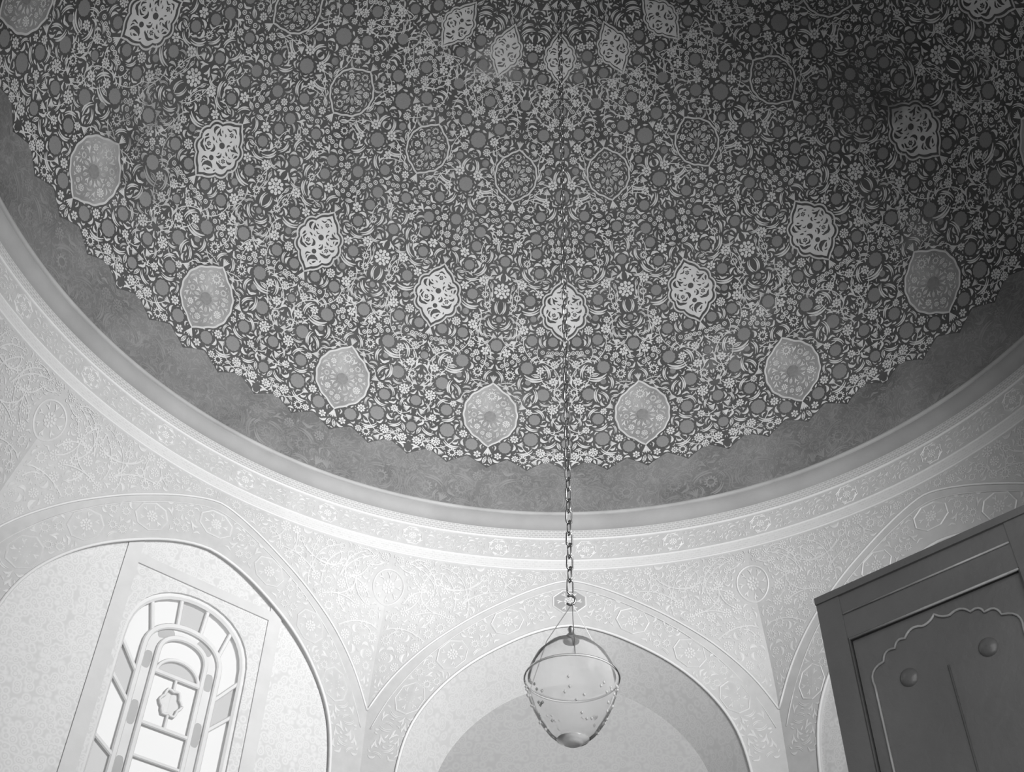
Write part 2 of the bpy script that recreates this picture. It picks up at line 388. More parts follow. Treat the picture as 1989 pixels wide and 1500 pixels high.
# --- one half sector (0 .. 11.25 degrees) of the scrollwork; it is mirrored and turned round the axis
BOSS = [(3.47, 20.72, 0.08), (4.69, 16.79, 0.071), (5.17, 13.7, 0.088), (8.87, 12.14, 0.076), (0.0, 17.22, 0.067), (0.0, 13.09, 0.063), (5.85, 22.54, 0.038), (6.04, 34.94, 0.067), (5.36, 32.24, 0.042), (11.25, 27.79, 0.076), (11.25, 31.76, 0.038), (5.44, 28.96, 0.067), (1.97, 28.84, 0.063), (6.05, 24.74, 0.08), (5.51, 44.13, 0.067), (11.25, 45.33, 0.063), (5.26, 42.0, 0.063), (4.55, 39.09, 0.063), (11.25, 40.43, 0.063), (4.72, 47.42, 0.063), (0.0, 45.08, 0.067), (0.0, 56.88, 0.097), (0.0, 50.38, 0.088), (3.33, 53.95, 0.046), (4.98, 59.16, 0.071), (11.25, 63.18, 0.067), (6.6, 67.03, 0.059), (0.0, 62.56, 0.067), (11.25, 69.83, 0.063), (0.0, 24.3, 0.05)]
ROSE = [(1.9, 22.76, 0.05), (2.0, 18.51, 0.059), (5.58, 17.95, 0.038), (6.47, 16.8, 0.034), (7.55, 13.61, 0.046), (3.76, 11.65, 0.05), (0.99, 11.2, 0.046), (9.78, 10.74, 0.042), (2.86, 15.18, 0.042), (2.98, 10.53, 0.042), (7.34, 10.53, 0.038), (4.42, 35.98, 0.05), (6.91, 30.5, 0.055), (4.06, 30.47, 0.05), (7.07, 27.56, 0.042), (9.49, 26.8, 0.052), (3.97, 24.46, 0.046), (1.68, 25.39, 0.046), (8.12, 26.39, 0.038), (11.25, 36.0, 0.088), (9.1, 48.26, 0.042), (0.94, 42.6, 0.038), (8.92, 43.24, 0.042), (3.23, 40.75, 0.055), (7.7, 37.21, 0.055), (2.41, 43.8, 0.034), (9.37, 44.52, 0.038), (3.08, 60.3, 0.046), (4.27, 57.2, 0.05), (2.98, 55.5, 0.042), (2.26, 51.99, 0.055), (3.76, 49.44, 0.05), (1.5, 59.2, 0.034), (7.61, 57.46, 0.027), (4.84, 65.25, 0.05), (5.08, 63.61, 0.05), (8.02, 62.53, 0.038), (1.71, 61.0, 0.046), (6.99, 68.74, 0.038)]
RINGF = [(1.27, 21.12, 0.052), (6.22, 10.39, 0.052), (8.69, 23.45, 0.06), (8.34, 35.21, 0.045), (8.95, 33.7, 0.048), (7.06, 48.43, 0.046), (7.0, 40.42, 0.046), (0.97, 66.33, 0.034)]
SAZ = [(5.04, 20.4, 90, 0.185, 1), (2.5, 13.09, -25, 0.168, -1), (6.01, 11.82, -20, 0.193, -1), (4.95, 12.31, -10, 0.134, -1), (1.7, 16.48, -70, 0.126, 1), (6.81, 15.01, -80, 0.118, 1), (8.45, 21.4, 50, 0.092, 1), (7.35, 20.64, 0, 0.109, 1), (3.25, 19.45, 10, 0.126, -1), (2.11, 13.79, -60, 0.101, 1), (5.9, 33.61, -10, 0.218, -1), (9.23, 31.78, 45, 0.109, 1), (8.24, 31.13, 30, 0.126, 1), (8.76, 29.69, -70, 0.134, -1), (7.16, 36.01, 25, 0.109, 1), (3.62, 28.81, 75, 0.143, -1), (2.62, 26.38, 5, 0.134, 1), (4.77, 25.95, -40, 0.143, 1), (4.92, 23.58, 5, 0.244, -1), (4.06, 32.54, -55, 0.109, 1), (7.32, 29.69, -75, 0.118, 1), (9.49, 29.41, -60, 0.118, -1), (8.62, 38.17, -8, 0.143, -1), (9.02, 39.47, 10, 0.092, 1), (1.44, 39.55, -60, 0.16, 1), (9.15, 43.93, 5, 0.151, 1), (3.03, 46.0, -80, 0.101, 1), (5.37, 37.48, 8, 0.168, -1), (10.22, 42.53, 88, 0.168, 1), (2.72, 38.01, 35, 0.092, 1), (7.0, 43.46, -30, 0.109, 1), (3.64, 42.87, -75, 0.092, 1), (1.29, 46.41, 70, 0.092, -1), (6.81, 55.83, -30, 0.109, -1), (4.16, 56.2, 40, 0.109, 1), (3.28, 52.77, 35, 0.118, 1), (0.9, 53.06, -80, 0.176, 1), (5.59, 49.04, -75, 0.101, 1), (1.65, 56.42, -85, 0.109, 1), (4.76, 50.46, 15, 0.193, -1), (7.07, 61.24, 40, 0.101, 1), (7.81, 64.88, -60, 0.101, 1), (8.6, 63.89, -55, 0.151, 1), (2.76, 65.95, -50, 0.109, 1), (4.18, 67.84, -60, 0.101, 1)]
GARL = [[(10.41, 24.6), (8.93, 25.27), (8.08, 25.76), (6.98, 25.95), (6.12, 26.52), (5.37, 27.19), (4.26, 27.39), (3.02, 27.1), (1.68, 27.17), (0.23, 27.0)], [(10.49, 47.05), (9.05, 46.41), (7.26, 46.07), (5.94, 46.03), (4.46, 45.57), (3.99, 44.78), (3.12, 44.09), (2.54, 42.99), (1.71, 42.29), (0.3, 41.36)], [(10.67, 58.52), (9.43, 58.98), (8.32, 59.29), (6.62, 59.7), (4.64, 59.66), (4.17, 61.12), (3.94, 62.09), (3.25, 62.77), (1.3, 63.65), (0.3, 64.2)]]
# medallion rings: axis (0 or 11.25), elevation, half width, half height, kind
MED = [(11.25, 17.05, 0.322, 0.430, 'oval'), (0, 33.5, 0.290, 0.415, 'lobed'), (11.25, 53.0, 0.258, 0.330, 'posy'), (0, 69.9, 0.185, 0.33, 'lobed')]
def med_r(kind, a, w_, h_):
    """outline radius at polar angle a (0 = right, 90 = up) as fraction -> metres"""
    d = min(abs((a - 90 + 180) % 360 - 180), abs((a - 270 + 180) % 360 - 180))
    base = w_ * (1 + (h_ / w_ - 1) * math.exp(-d / 17.0) + 0.03 * math.exp(-((d - 50) / 25.0) ** 2))
    if kind == 'lobed': return base * (0.925 + 0.095 * abs(math.sin(rad(d * 180 / 36.0)))) if d > 6 else base
    return base * (1 + 0.014 * math.sin(rad(a * 14 + 30)))
def e2v(e): return RHO * rad(e)
def half_inside(U, V):
    E = V / RHO * 180 / PI; A = U / (RHO * np.cos(V / RHO)) * 180 / PI
    zz = 8.7 + 1.6 * (1 - np.abs(2 * ((A % 5.625) / 5.625) - 1)) ** 0.85
    ok = (A > 0.03) & (A < 11.22) & (E > zz + 0.06) & (E < 78.5)
    for ax, el, w_, h_, kd in MED:
        x = (A - ax) * PI / 180 * RHO * np.cos(V / RHO); y = V - e2v(el)
        ang = np.degrees(np.arctan2(y, x)); rr = np.hypot(x, y)
        lim = np.array([med_r(kd, a, w_, h_) for a in range(360)])[(ang.astype(int)) % 360]
        ok &= rr > lim + 0.016
    return ok
rng = random.Random(7)
D = Domain(0, RHO * math.cos(rad(8.7)) * rad(11.25), e2v(8.4), e2v(78.5), half_inside, 0.0075)
def au(a, e): return (RHO * math.cos(rad(e)) * rad(a), e2v(e))
axis_items = []        # motifs that sit on a mirror axis: (kind, a, e, rot, scale)
foci = []
def place(k, a, e, rot, sc, fl=1, mf=1.0):
    u, vv = au(a, e)
    if a in (0, 0.0, 11.25):
        axis_items.append((k, a, e, rot, sc)); D.disc(u, vv, sc * 1.12, k == 'boss'); return
    D.put(k, u, vv, rot, sc, fl, mf)
for a, e, r in BOSS:
    place('boss', a, e, 0, r); u, vv = au(a, e); foci.append((u, vv)); D.disc(u, vv, r * 1.1)
for i, (a, e, r) in enumerate(ROSE): place(('rosette', 'rosette2', 'rosette', 'rosette3')[i % 4] if r < .08 else 'rosette2', a, e, rng.uniform(0, 1) if a not in (0, 11.25) else PI / 2, r * 1.15)
for a, e, r in RINGF: place('ringflower', a, e, 0.2, r * 1.08)
for g in GARL:         # ribbons of linked buds
    pts = [au(a, e) for a, e in g]; acc = 0; last = pts[0]
    for p, q in zip(pts[:-1], pts[1:]):
        L = math.hypot(q[0] - p[0], q[1] - p[1]); m = max(1, round(L / 0.066))
        for i in range(m):
            t = (i + .5) / m; D.put('bead', p[0] + (q[0] - p[0]) * t, p[1] + (q[1] - p[1]) * t, math.atan2(q[1] - p[1], q[0] - p[0]), 0.030, 1, 0.35)
for a, e, ang, L, bend in SAZ:
    u, vv = au(a, e); D.put('saz', u, vv, rad(ang), L / 2, 1, 0.45) if bend > 0 else D.put('saz', u, vv, rad(ang) + PI, L / 2, 1, 0.45)
# palmettes on the medallion tips
for ax, el, w_, h_, kd in MED[:3]:
    axis_items.append(('palm', ax, el - math.degrees((h_ + .065) / RHO), 0 + PI, 0.062)); axis_items.append(('palm', ax, el + math.degrees((h_ + .06) / RHO), 0, 0.055))
    for s_ in (-1, 1):
        u, vv = au(ax, el + s_ * math.degrees((h_ + .06) / RHO)); D.disc(u, vv, .062, False)
D.fill(rng, [(('saz',), 0.085, 700), (('y', 'palm', 'rosette'), 0.052, 600), (('tulip', 'bud', 's', 'comma', 'comma2'), 0.050, 2600), (('y', 's', 'comma', 'comma2'), 0.040, 4500), (('comma', 'comma2', 'drop', 's', 'y'), 0.030, 6500), (('drop', 'comma', 's'), 0.021, 6500), (('drop',), 0.014, 3000)], foci)
STEMS = [p for p in D.stems(rng, 85, 0.10, 0.36) if min(q[1] for q in p) > e2v(12.0) or rng.random() < .3]

def frame(az, el):
    A, E = rad(az), rad(el)
    nrm = np.array([math.cos(E) * math.sin(A), math.cos(E) * math.cos(A), math.sin(E)])
    ea = np.array([math.cos(A), -math.sin(A), 0]); eu = np.array([-math.sin(E) * math.sin(A), -math.sin(E) * math.cos(A), math.cos(E)])
    return nrm, ea, eu
CEN = np.array([0, 0, CZ])
def on_dome(az, el, loc, off=0.002, relief=0.006):
    """bend local (x right, y up, relief) onto the dome at az, el"""
    nrm, ea, eu = frame(az, el)
    p = nrm * RHO + loc[:, :1] * ea + loc[:, 1:2] * eu; p = p / np.linalg.norm(p, axis=1)[:, None]
    return CEN + p * (RHO - off - loc[:, 2:3] * relief)
placed = []           # every motif on the whole dome: (kind, az, el, rot, scale, flip)
for k in range(16):
    for (kd, u, vv, rot, sc, fl) in D.items:
        e = math.degrees(vv / RHO); a = math.degrees(u / (RHO * math.cos(vv / RHO)))
        # the half sector is laid out towards negative azimuth: u grows to the left
        placed.append((kd, k * 22.5 - a, e, rot, sc, -fl if False else fl, 0))
        placed.append((kd, k * 22.5 + a, e, rot, sc, fl, 1))
    for (kd, a, e, rot, sc) in axis_items: placed.append((kd, k * 22.5 + a, e, rot, sc, 1, 0))
def local(kd, rot, sc, fl, mir):
    p = TPLV[kd] * [fl, 1, 1]; c, s_ = math.cos(rot), math.sin(rot)
    x = sc * (c * p[:, 0] - s_ * p[:, 1]); y = sc * (s_ * p[:, 0] + c * p[:, 1])
    # packing plane has u to the LEFT in the picture (minus azimuth) for the unmirrored copy
    if mir == 0: x = -x if kd not in ('boss',) else x
    return np.stack([x, y, p[:, 2]], 1), (fl < 0) ^ (mir == 0)
FAM = {'boss': 'boss', 'rosette': 'rosette', 'rosette2': 'rosette', 'rosette3': 'rosette', 'ringflower': 'ring_blossom', 'comma': 'leaf', 'comma2': 'leaf', 's': 'leaf', 'saz': 'feather_leaf', 'y': 'split_leaf', 'drop': 'leaf', 'palm': 'palmette', 'tulip': 'tulip', 'bud': 'bud', 'bead': 'garland_bead'}
LIMIT = {'leaf': 300, 'rosette': 300, 'boss': 300, 'ring_blossom': 160, 'feather_leaf': 300, 'split_leaf': 300, 'palmette': 80, 'tulip': 200, 'bud': 200, 'garland_bead': 300}
MWI = cam.matrix_world.inverted(); FPX = 2165.3
def screen(P, size):
    q = MWI @ Vector(P)
    if q.z > -0.1: return None
    x = 994.5 + FPX * q.x / -q.z; y = 750 - FPX * q.y / -q.z
    if not (-20 < x < 2010 and -20 < y < 1520): return None
    return size * FPX / -q.z
fam = {}
for it in placed:
    s_ = screen(sph(it[1], it[2]), it[4]); fam.setdefault(FAM[it[0]], []).append((-(s_ or 0), it))
share = {}
def share_mesh(kd, flip):
    if (kd, flip) not in share:
        v_ = TPLV[kd].copy(); fs = TPL[kd][1]
        share[(kd, flip)] = (v_, fs)
    return share[(kd, flip)]
tplmesh = {}
def tangent_mesh(kd, hand):
    if (kd, hand) not in tplmesh:
        v_ = TPLV[kd] * [hand, 1, 0.14 if kd != 'boss' else 0.10]; fs = [q if hand > 0 else q[::-1] for q in TPL[kd][1]]
        tplmesh[(kd, hand)] = mesh(FAM[kd], v_, fs, 'boss' if kd == 'boss' else 'paint')
    return tplmesh[(kd, hand)]
stuff = {'paint': ([], []), 'boss': ([], [])}
def add_stuff(mat, verts, faces, rev):
    V, F = stuff[mat]; n_ = sum(len(x) for x in V) if False else add_stuff.n[mat]
    V.append(verts); add_stuff.n[mat] += len(verts); F += [tuple(i + n_ for i in (q[::-1] if rev else q)) for q in faces]
add_stuff.n = {'paint': 0, 'boss': 0}
for name, lst in fam.items():
    lst.sort(key=lambda t: t[0]); lim = LIMIT[name]
    for i, (s_, (kd, az, el, rot, sc, fl, mir)) in enumerate(lst):
        if i < lim and s_ < 0:
            hand = fl * (-1 if mir == 0 and kd != 'boss' else 1)
            nrm, ea, eu = frame(az, el); rr = rot if hand * fl > 0 else -rot     # mirrored packing plane turns the other way
            c, s2 = math.cos(rr), math.sin(rr)
            X = Vector(ea * c + eu * s2); Y = Vector(-ea * s2 + eu * c); Z = -Vector(nrm); P = CEN + nrm * (RHO - 0.0035)
            # x,y,(inward) form a left-handed triad; store the flip in the mesh instead
            o = link(name, tangent_mesh(kd, hand), ceiling)
            o.matrix_world = Matrix(((X.x * sc, Y.x * sc, Z.x * sc * .35, P[0]), (X.y * sc, Y.y * sc, Z.y * sc * .35, P[1]), (X.z * sc, Y.z * sc, Z.z * sc * .35, P[2]), (0, 0, 0, 1)))
        else:
            lv, rev = local(kd, rot, sc, fl, mir); add_stuff('boss' if kd == 'boss' else 'paint', on_dome(az, el, lv), TPL[kd][1], rev)
for k in range(16):
    for p in STEMS:
        uv = np.array(p); e = np.degrees(uv[:, 1] / RHO); a = np.degrees(uv[:, 0] / (RHO * np.cos(uv[:, 1] / RHO)))
        for sg in (-1, 1):
            V_ = []
            for j in range(len(p)):
                wdt = 0.0045; j0, j1 = max(j - 1, 0), min(j + 1, len(p) - 1); d = uv[j1] - uv[j0]; d /= np.hypot(*d) or 1
                loc = np.array([[sg * -d[1] * wdt, d[0] * wdt, 0], [-sg * -d[1] * wdt, -d[0] * wdt, 0]]); V_ += list(on_dome(k * 22.5 + sg * a[j], e[j], loc, 0.003))
            add_stuff('paint', np.array(V_), [(2 * j, 2 * j + 1, 2 * j + 3, 2 * j + 2) for j in range(len(p) - 1)], sg < 0)
for mt, nm, lb in (('paint', 'scrollwork', 'fine pale scrollwork of leaves and stems between the larger motifs'), ('boss', 'small_bosses', 'smaller grey painted discs')):
    V, F = stuff[mt]
    if V: obj(nm, np.concatenate(V), F, mt, ceiling, kind='stuff', label=lb)

# --- medallions (built once per ring at azimuth 0, copied round the dome)
def bend(el, pts, off, relief=0.006): return on_dome(0, el, np.array([(p[0], p[1], p[2] if len(p) > 2 else 0) for p in pts], float), off, relief)
bv = []; bf = []; bn = 0
for k in range(32):
    for (kd, u, vv, rot, sc, fl) in BORDER_ITEMS:
        p = TPLV[kd] * [fl, 1, 0.3]; c, s_ = math.cos(rot), math.sin(rot); q = np.stack([sc * .9 * (c * p[:, 0] - s_ * p[:, 1]), sc * .9 * (s_ * p[:, 0] + c * p[:, 1]), p[:, 2]], 1)
        bv.append(on_dome(k * 11.25 + (math.degrees(u / RHO) if k % 2 else 11.25 - math.degrees(u / RHO)), math.degrees(vv / RHO), q * [1 if k % 2 else -1, 1, 1], .006)); bf += [tuple(i + bn for i in (x if (fl > 0) == (k % 2 == 1) else x[::-1])) for x in TPL[kd][1]]; bn += len(q)
obj('border_scrolls', np.concatenate(bv), bf, 'border_line', ceiling, kind='stuff', label='faint scrolls brushed on the grey border band')
def outline_pts(kind, w_, h_, k=1.0, n=120): return [(k * med_r(kind, 360 * i / n, w_, h_) * math.cos(2 * PI * i / n), k * med_r(kind, 360 * i / n, w_, h_) * math.sin(2 * PI * i / n)) for i in range(n)]
def loop_strip(el, pts, wd, off):
    n_ = len(pts); v_ = []; f_ = []
    for i in range(n_):
        x0, y0 = pts[i - 1]; x1, y1 = pts[(i + 1) % n_]; d = math.hypot(x1 - x0, y1 - y0) or 1; nx, ny = -(y1 - y0) / d, (x1 - x0) / d; x, y = pts[i]
        v_ += [(x + nx * wd, y + ny * wd, 0), (x, y, 1), (x - nx * wd, y - ny * wd, 0)]
    for i in range(n_):
        a = 3 * i; b = 3 * ((i + 1) % n_); f_ += [(a, a + 1, b + 1, b), (a + 1, a + 2, b + 2, b + 1)]
    return bend(el, v_, off), f_
def disc_mesh(el, pts, off):
    n_ = len(pts); v_ = [(0, 0, 0)]; f_ = []
    for k in (.33, .66, 1.0): v_ += [(x * k, y * k, 0) for x, y in pts]
    f_ += [(0, 1 + i, 1 + (i + 1) % n_) for i in range(n_)]
    for q in range(2): f_ += [(1 + q * n_ + i, 1 + (q + 1) * n_ + i, 1 + (q + 1) * n_ + (i + 1) % n_, 1 + q * n_ + (i + 1) % n_) for i in range(n_)]
    return bend(el, v_, off), f_
def items_mesh(el, items, off):
    v_ = []; f_ = []; n_ = 0
    for (kd, u, vv, rot, sc, fl) in items:
        p = TPLV[kd] * [fl, 1, 1]; c, s_ = math.cos(rot), math.sin(rot); q = np.stack([u + sc * (c * p[:, 0] - s_ * p[:, 1]), vv + sc * (s_ * p[:, 0] + c * p[:, 1]), p[:, 2]], 1)
        v_.append(on_dome(0, el, q, off)); f_ += [tuple(i + n_ for i in (x if fl > 0 else x[::-1])) for x in TPL[kd][1]]; n_ += len(q)
    return np.concatenate(v_), f_
def in_outline(kind, w_, h_, k):
    tab = np.array([med_r(kind, a, w_, h_) for a in range(360)])
    return lambda U, V: np.hypot(U, V) < k * tab[np.degrees(np.arctan2(V, U)).astype(int) % 360]
MEDNAME = {'oval': 'oval pointed medallion with a grey field of little flowers and a round centre', 'lobed': 'pale lobed medallion filled with interlaced arabesque', 'posy': 'round medallion of tulips and blossoms springing from the centre'}
for ri, (ax, el, w_, h_, kd) in enumerate(MED):
    rg = random.Random(31 + ri); parts = []      # (name, mesh)
    if kd == 'oval':
        fm = mesh('medallion', *disc_mesh(el, outline_pts(kd, w_, h_), 0.003), 'field', True)
        parts.append(('outline', mesh('outline', *loop_strip(el, outline_pts(kd, w_, h_), 0.011, 0.0035), 'paint')))
        parts.append(('centre', mesh('centre', *items_mesh(el, [('boss', 0, -.02, 0, .072, 1)], 0.005), 'boss')))
        d = Domain(-w_, w_, -h_, h_, in_outline(kd, w_, h_, .90), 0.007); d.disc(0, -.02, .078)
        fl = [(0, .255, .062, 'ringflower'), (-.16, .16, .038, 'rosette'), (.15, .17, .042, 'ringflower'), (-.2, -.02, .036, 'ringflower'), (.2, -.1, .048, 'rosette2'), (-.15, -.17, .04, 'rosette'), (.08, .13, .03, 'rosette3'), (.21, .05, .03, 'rosette'), (.0, -.27, .04, 'rosette2'), (-.08, -.25, .03, 'rosette')]
        for u, vv, r, k in fl: d.put(k, u, vv, rg.random(), r)
        for q in range(14):
            a = 2 * PI * q / 14 + .2; d.put('tulip' if q % 2 else 'y', .125 * math.cos(a), -.02 + .125 * math.sin(a), a - PI / 2, .038, 1, .3)
        d.put('palm', 0, -.17, 0, .07, 1, .4)
        d.fill(rg, [(('saz', 'tulip', 'y'), .04, 500), (('comma', 's', 'y'), .026, 1200), (('comma', 'drop'), .016, 1500)], [(0, -.02)])
        parts.append(('blossoms', mesh('blossoms', *items_mesh(el, d.items, 0.005), 'paint')))
    elif kd == 'posy':
        fm = mesh('medallion', *loop_strip(el, outline_pts(kd, w_, h_), 0.0105, 0.0035), 'paint')
        parts.append(('centre', mesh('centre', *items_mesh(el, [('boss', -.0, 0, 0, .04, 1)], 0.005), 'boss')))
        d = Domain(-w_, w_, -h_, h_, in_outline(kd, w_, h_, .93), 0.006); d.disc(0, 0, .05)
        for u, vv, r, k in [(0, .235, .045, 'ringflower'), (-.13, .13, .04, 'rosette'), (.15, .1, .04, 'rosette2'), (-.14, .0, .04, 'rosette'), (.15, -.02, .036, 'rosette3'), (-.02, -.2, .05, 'ringflower'), (-.15, -.12, .036, 'rosette'), (.14, -.14, .036, 'rosette'), (.07, .18, .026, 'rosette'), (-.06, .17, .022, 'rosette3')]: d.put(k, u, vv, rg.random(), r)
        for q in range(12):
            a = 2 * PI * q / 12 + .26; d.put('tulip', .10 * math.cos(a), .10 * math.sin(a), a - PI / 2, .045, 1, .35)
        d.fill(rg, [(('saz', 'tulip', 'y'), .04, 700), (('comma', 's', 'bud', 'y'), .026, 1600), (('comma', 'drop'), .016, 2500)], [(0, 0)])
        parts.append(('blossoms', mesh('blossoms', *items_mesh(el, d.items, 0.003), 'paint')))
    else:
        fm = mesh('medallion', *disc_mesh(el, outline_pts(kd, w_, h_, .88), 0.003), 'paint', True)
        parts.append(('outline', mesh('outline', *loop_strip(el, outline_pts(kd, w_, h_), 0.0105, 0.0035), 'paint')))
        d = Domain(-w_, w_, -h_, h_, in_outline(kd, w_, h_, .83), 0.006)
        arcs = []
        for cx, cy, r in ((-.45 * w_, -.12 * h_, .42 * w_), (.45 * w_, -.12 * h_, .42 * w_), (-.4 * w_, .28 * h_, .38 * w_), (.4 * w_, .28 * h_, .38 * w_), (0, .55 * h_, .34 * w_), (0, -.5 * h_, .36 * w_)):
            ring = [(cx + r * math.cos(t), cy + r * math.sin(t)) for t in np.linspace(0, 2 * PI, 40)]; arcs.append(ring); d.mark(np.array(ring), grow=1)
        for u, vv, r, k in [(0, .06, .036, 'boss'), (0, -.16 * h_ * 2, .03, 'boss'), (-.45 * w_, -.12 * h_, .03, 'rosette3'), (.45 * w_, -.12 * h_, .03, 'rosette3'), (0, .55 * h_, .03, 'rosette3')]: d.put(k, u, vv, .2, r * w_ / .29)
        foc = [(-.45 * w_, -.12 * h_), (.45 * w_, -.12 * h_), (-.4 * w_, .28 * h_), (.4 * w_, .28 * h_), (0, .55 * h_), (0, -.5 * h_)]
        d.fill(rg, [(('y', 'comma2', 's'), .058, 900), (('comma2', 'y', 's'), .043, 1500), (('drop', 'comma2', 's'), .03, 1800), (('drop', 'comma'), .018, 1500)], foc)
        parts.append(('arabesque', mesh('arabesque', *items_mesh(el, d.items, 0.005), 'ground')))
    for k in range(16):
        o = link('medallion', fm, ceiling, label=MEDNAME[kd]); o.rotation_euler = (0, 0, -rad(k * 22.5 + ax))
        for nm, me in parts: link(nm, me, o)
# crown of the dome, round the chain's hook
mb = MB().lathe([(0.001, CZ + RHO - .02), (.45, CZ + math.sqrt(RHO ** 2 - .45 ** 2) - .03), (.5, CZ + math.sqrt(RHO ** 2 - .5 ** 2) - .002)], 48)
mb.build('crown_roundel', 'field', ceiling, True)

# ================================================================== rings under the dome
def ring(name, prof, mat, label, smooth=True, n=288):
    v_, f_, uv_ = ring_lathe(prof, n); return obj(name, v_, f_, mat, None, smooth, uv_, kind='structure', label=label)
z0 = RZ
t1 = ring('trim_1', [(4.96, z0 + .30), (4.915, z0 + .30), (4.905, z0 + .292), (4.905, z0 + .268), (4.915, z0 + .258), (4.93, z0 + .254)], 'fillet', 'pale upper fillet of the cornice ring at the foot of the dome')
t2 = ring('trim_2', [(4.93, z0 + .254), (4.926, z0 + .24), (4.928, z0 + .20), (4.94, z0 + .16), (4.962, z0 + .125), (4.985, z0 + .105), (5.0, z0 + .097)], 'cornice', 'plain grey rounded cornice ring below the dome')
t3 = ring('trim_3', [(5.0, z0 + .097), (5.0, z0 - .012)], 'key', 'narrow key-patterned tile band directly under the cornice')
def bead(name, zc, rr, label, rad_=5.0):
    p = [(rad_ - rr * math.sin(t), zc + rr * math.cos(t)) for t in np.linspace(0, PI, 7)]; return ring(name, p, 'line', label)
bead('trim_4', z0 - .022, .014, 'thin white moulding above the floral frieze')
frieze = ring('trim_5', [(5.0, z0 - .03), (5.0, z0 - .305)], 'glaze_dark', 'pale tile frieze with octagonal cartouches and blossoms')
bead('trim_6', z0 - .315, .010, 'thin white moulding under the floral frieze')
ring('trim_7', [(5.0, z0 - .325), (5.0, z0 - .43)], 'key_pale', 'pale key-patterned band above the spandrels')
bead('trim_8', z0 - .435, .010, 'thin white moulding along the top of the spandrels')
# frieze cartouches and blossoms
rg = random.Random(5); FL = R * rad(11.25)
fd = Domain(0, FL, -.125, .125, lambda U, V: (np.abs(V) < .118) & (np.abs(U - FL / 2) < FL / 2), 0.007)
fd.disc(FL / 2, 0, .15)
for u, vv, r in ((.09, .04, .04), (.19, -.05, .042), (.28, .035, .038), (FL - .09, -.04, .04), (FL - .19, .05, .042), (FL - .28, -.035, .038)): fd.put('ringflower', u, vv, 0, r)
fd.fill(rg, [(('y', 'comma2', 'palm'), .042, 500), (('comma', 's', 'y'), .03, 900), (('comma', 'drop'), .018, 1200)], [(.09, .04), (.19, -.05), (.28, .03), (FL - .09, -.04), (FL - .19, .05), (FL - .28, -.03)])
def cyl_items(items, az0, off=0.002, relief=.004):
    v_ = []; f_ = []; n_ = 0
    for (kd, u, vv, rot, sc, fl) in items:
        p = TPLV[kd] * [fl, 1, 1]; c, s_ = math.cos(rot), math.sin(rot); x = u + sc * (c * p[:, 0] - s_ * p[:, 1]); y = vv + sc * (s_ * p[:, 0] + c * p[:, 1])
        a = rad(az0) + x / R; r = R - off - p[:, 2] * relief; v_.append(np.stack([r * np.sin(a), r * np.cos(a), z0 - .168 + y], 1)); f_ += [tuple(i + n_ for i in (q if fl > 0 else q[::-1])) for q in TPL[kd][1]]; n_ += len(p)
    return np.concatenate(v_), f_
v_, f_ = cyl_items(fd.items, 0); fme = mesh('frieze_blossoms', v_, f_, 'glaze')
oc = [(math.cos(2 * PI * (k + .5) / 8) * (.13 if k in (3, 7, 0, 4) else .13), math.sin(2 * PI * (k + .5) / 8) * .125) for k in range(8)]
def cart_mesh():
    items = [('rosette2', 0, 0, 0, .045, 1)] + [(('y', 'comma2')[k % 2], .078 * math.cos(k * PI / 4 + .3), .072 * math.sin(k * PI / 4 + .3), k * PI / 4 + .3 - PI / 2, .03, 1) for k in range(8)]
    v1, f1 = cyl_items(items, 0); loop = []
    for i in range(8):
        a, b = oc[i], oc[(i + 1) % 8]; loop += [((a[0] * (1 - t) + b[0] * t) * (1 - .05 * math.sin(PI * t)), (a[1] * (1 - t) + b[1] * t) * (1 - .05 * math.sin(PI * t))) for t in (0, .25, .5, .75)]
    v2 = []; f2 = []; m = len(loop)
    for k, off in ((1.0, 0.001), (.95, .008), (.90, .001)):
        for x, y in loop: r = R - off; v2.append((r * math.sin(x * k / R), r * math.cos(x * k / R), z0 - .168 + y * k))
    for q in range(2):
        for i in range(m): f2.append((q * m + i, q * m + (i + 1) % m, (q + 1) * m + (i + 1) % m, (q + 1) * m + i))
    n_ = len(v1); return mesh('cartouche', list(v1) + v2, list(f1) + [tuple(i + n_ for i in q) for q in f2], 'line')
cme = cart_mesh()
for k in range(32):
    az = 2.2 + 11.25 * k
    o = link('cartouche', cme, frieze); o.rotation_euler = (0, 0, -rad(az))
    o = link('frieze_blossoms', fme, frieze, kind='stuff'); o.rotation_euler = (0, 0, -rad(az - 5.625))

# ================================================================== the eight walls
ZT = z0 - .44
OUT = [(0, -.112), (.05, -.128), (.1, -.150), (.2, -.208), (.3, -.28), (.36, -.338), (.39, -.378), (.4142, -.425)]
INN = [(0, -.226), (.05, -.236), (.1, -.255), (.2, -.312), (.26, -.362), (.3, -.412), (.33, -.468), (.345, -.55), (.35, -.66)]
def curve(tab, n):
    xs = [p[0] for p in tab]; zs = [p[1] for p in tab]; L = [0]
    for i in range(1, len(tab)): L.append(L[-1] + math.hypot(xs[i] - xs[i - 1], zs[i] - zs[i - 1]))
    t = np.linspace(0, L[-1], n); X = np.interp(t, L, xs); Z = np.interp(t, L, zs)
    for _ in range(6):      # ease the corners of the table, apex and foot stay
        X[1:-1] = (X[:-2] + 2 * X[1:-1] + X[2:]) / 4; Z[1:-1] = (Z[:-2] + 2 * Z[1:-1] + Z[2:]) / 4; Z[0] = (Z[0] * 3 + Z[1]) / 4
    return [(R * a, z0 + R * b) for a, b in zip(X, Z)]
NC = 33
CO = curve(OUT, NC); CI = curve(INN, NC)
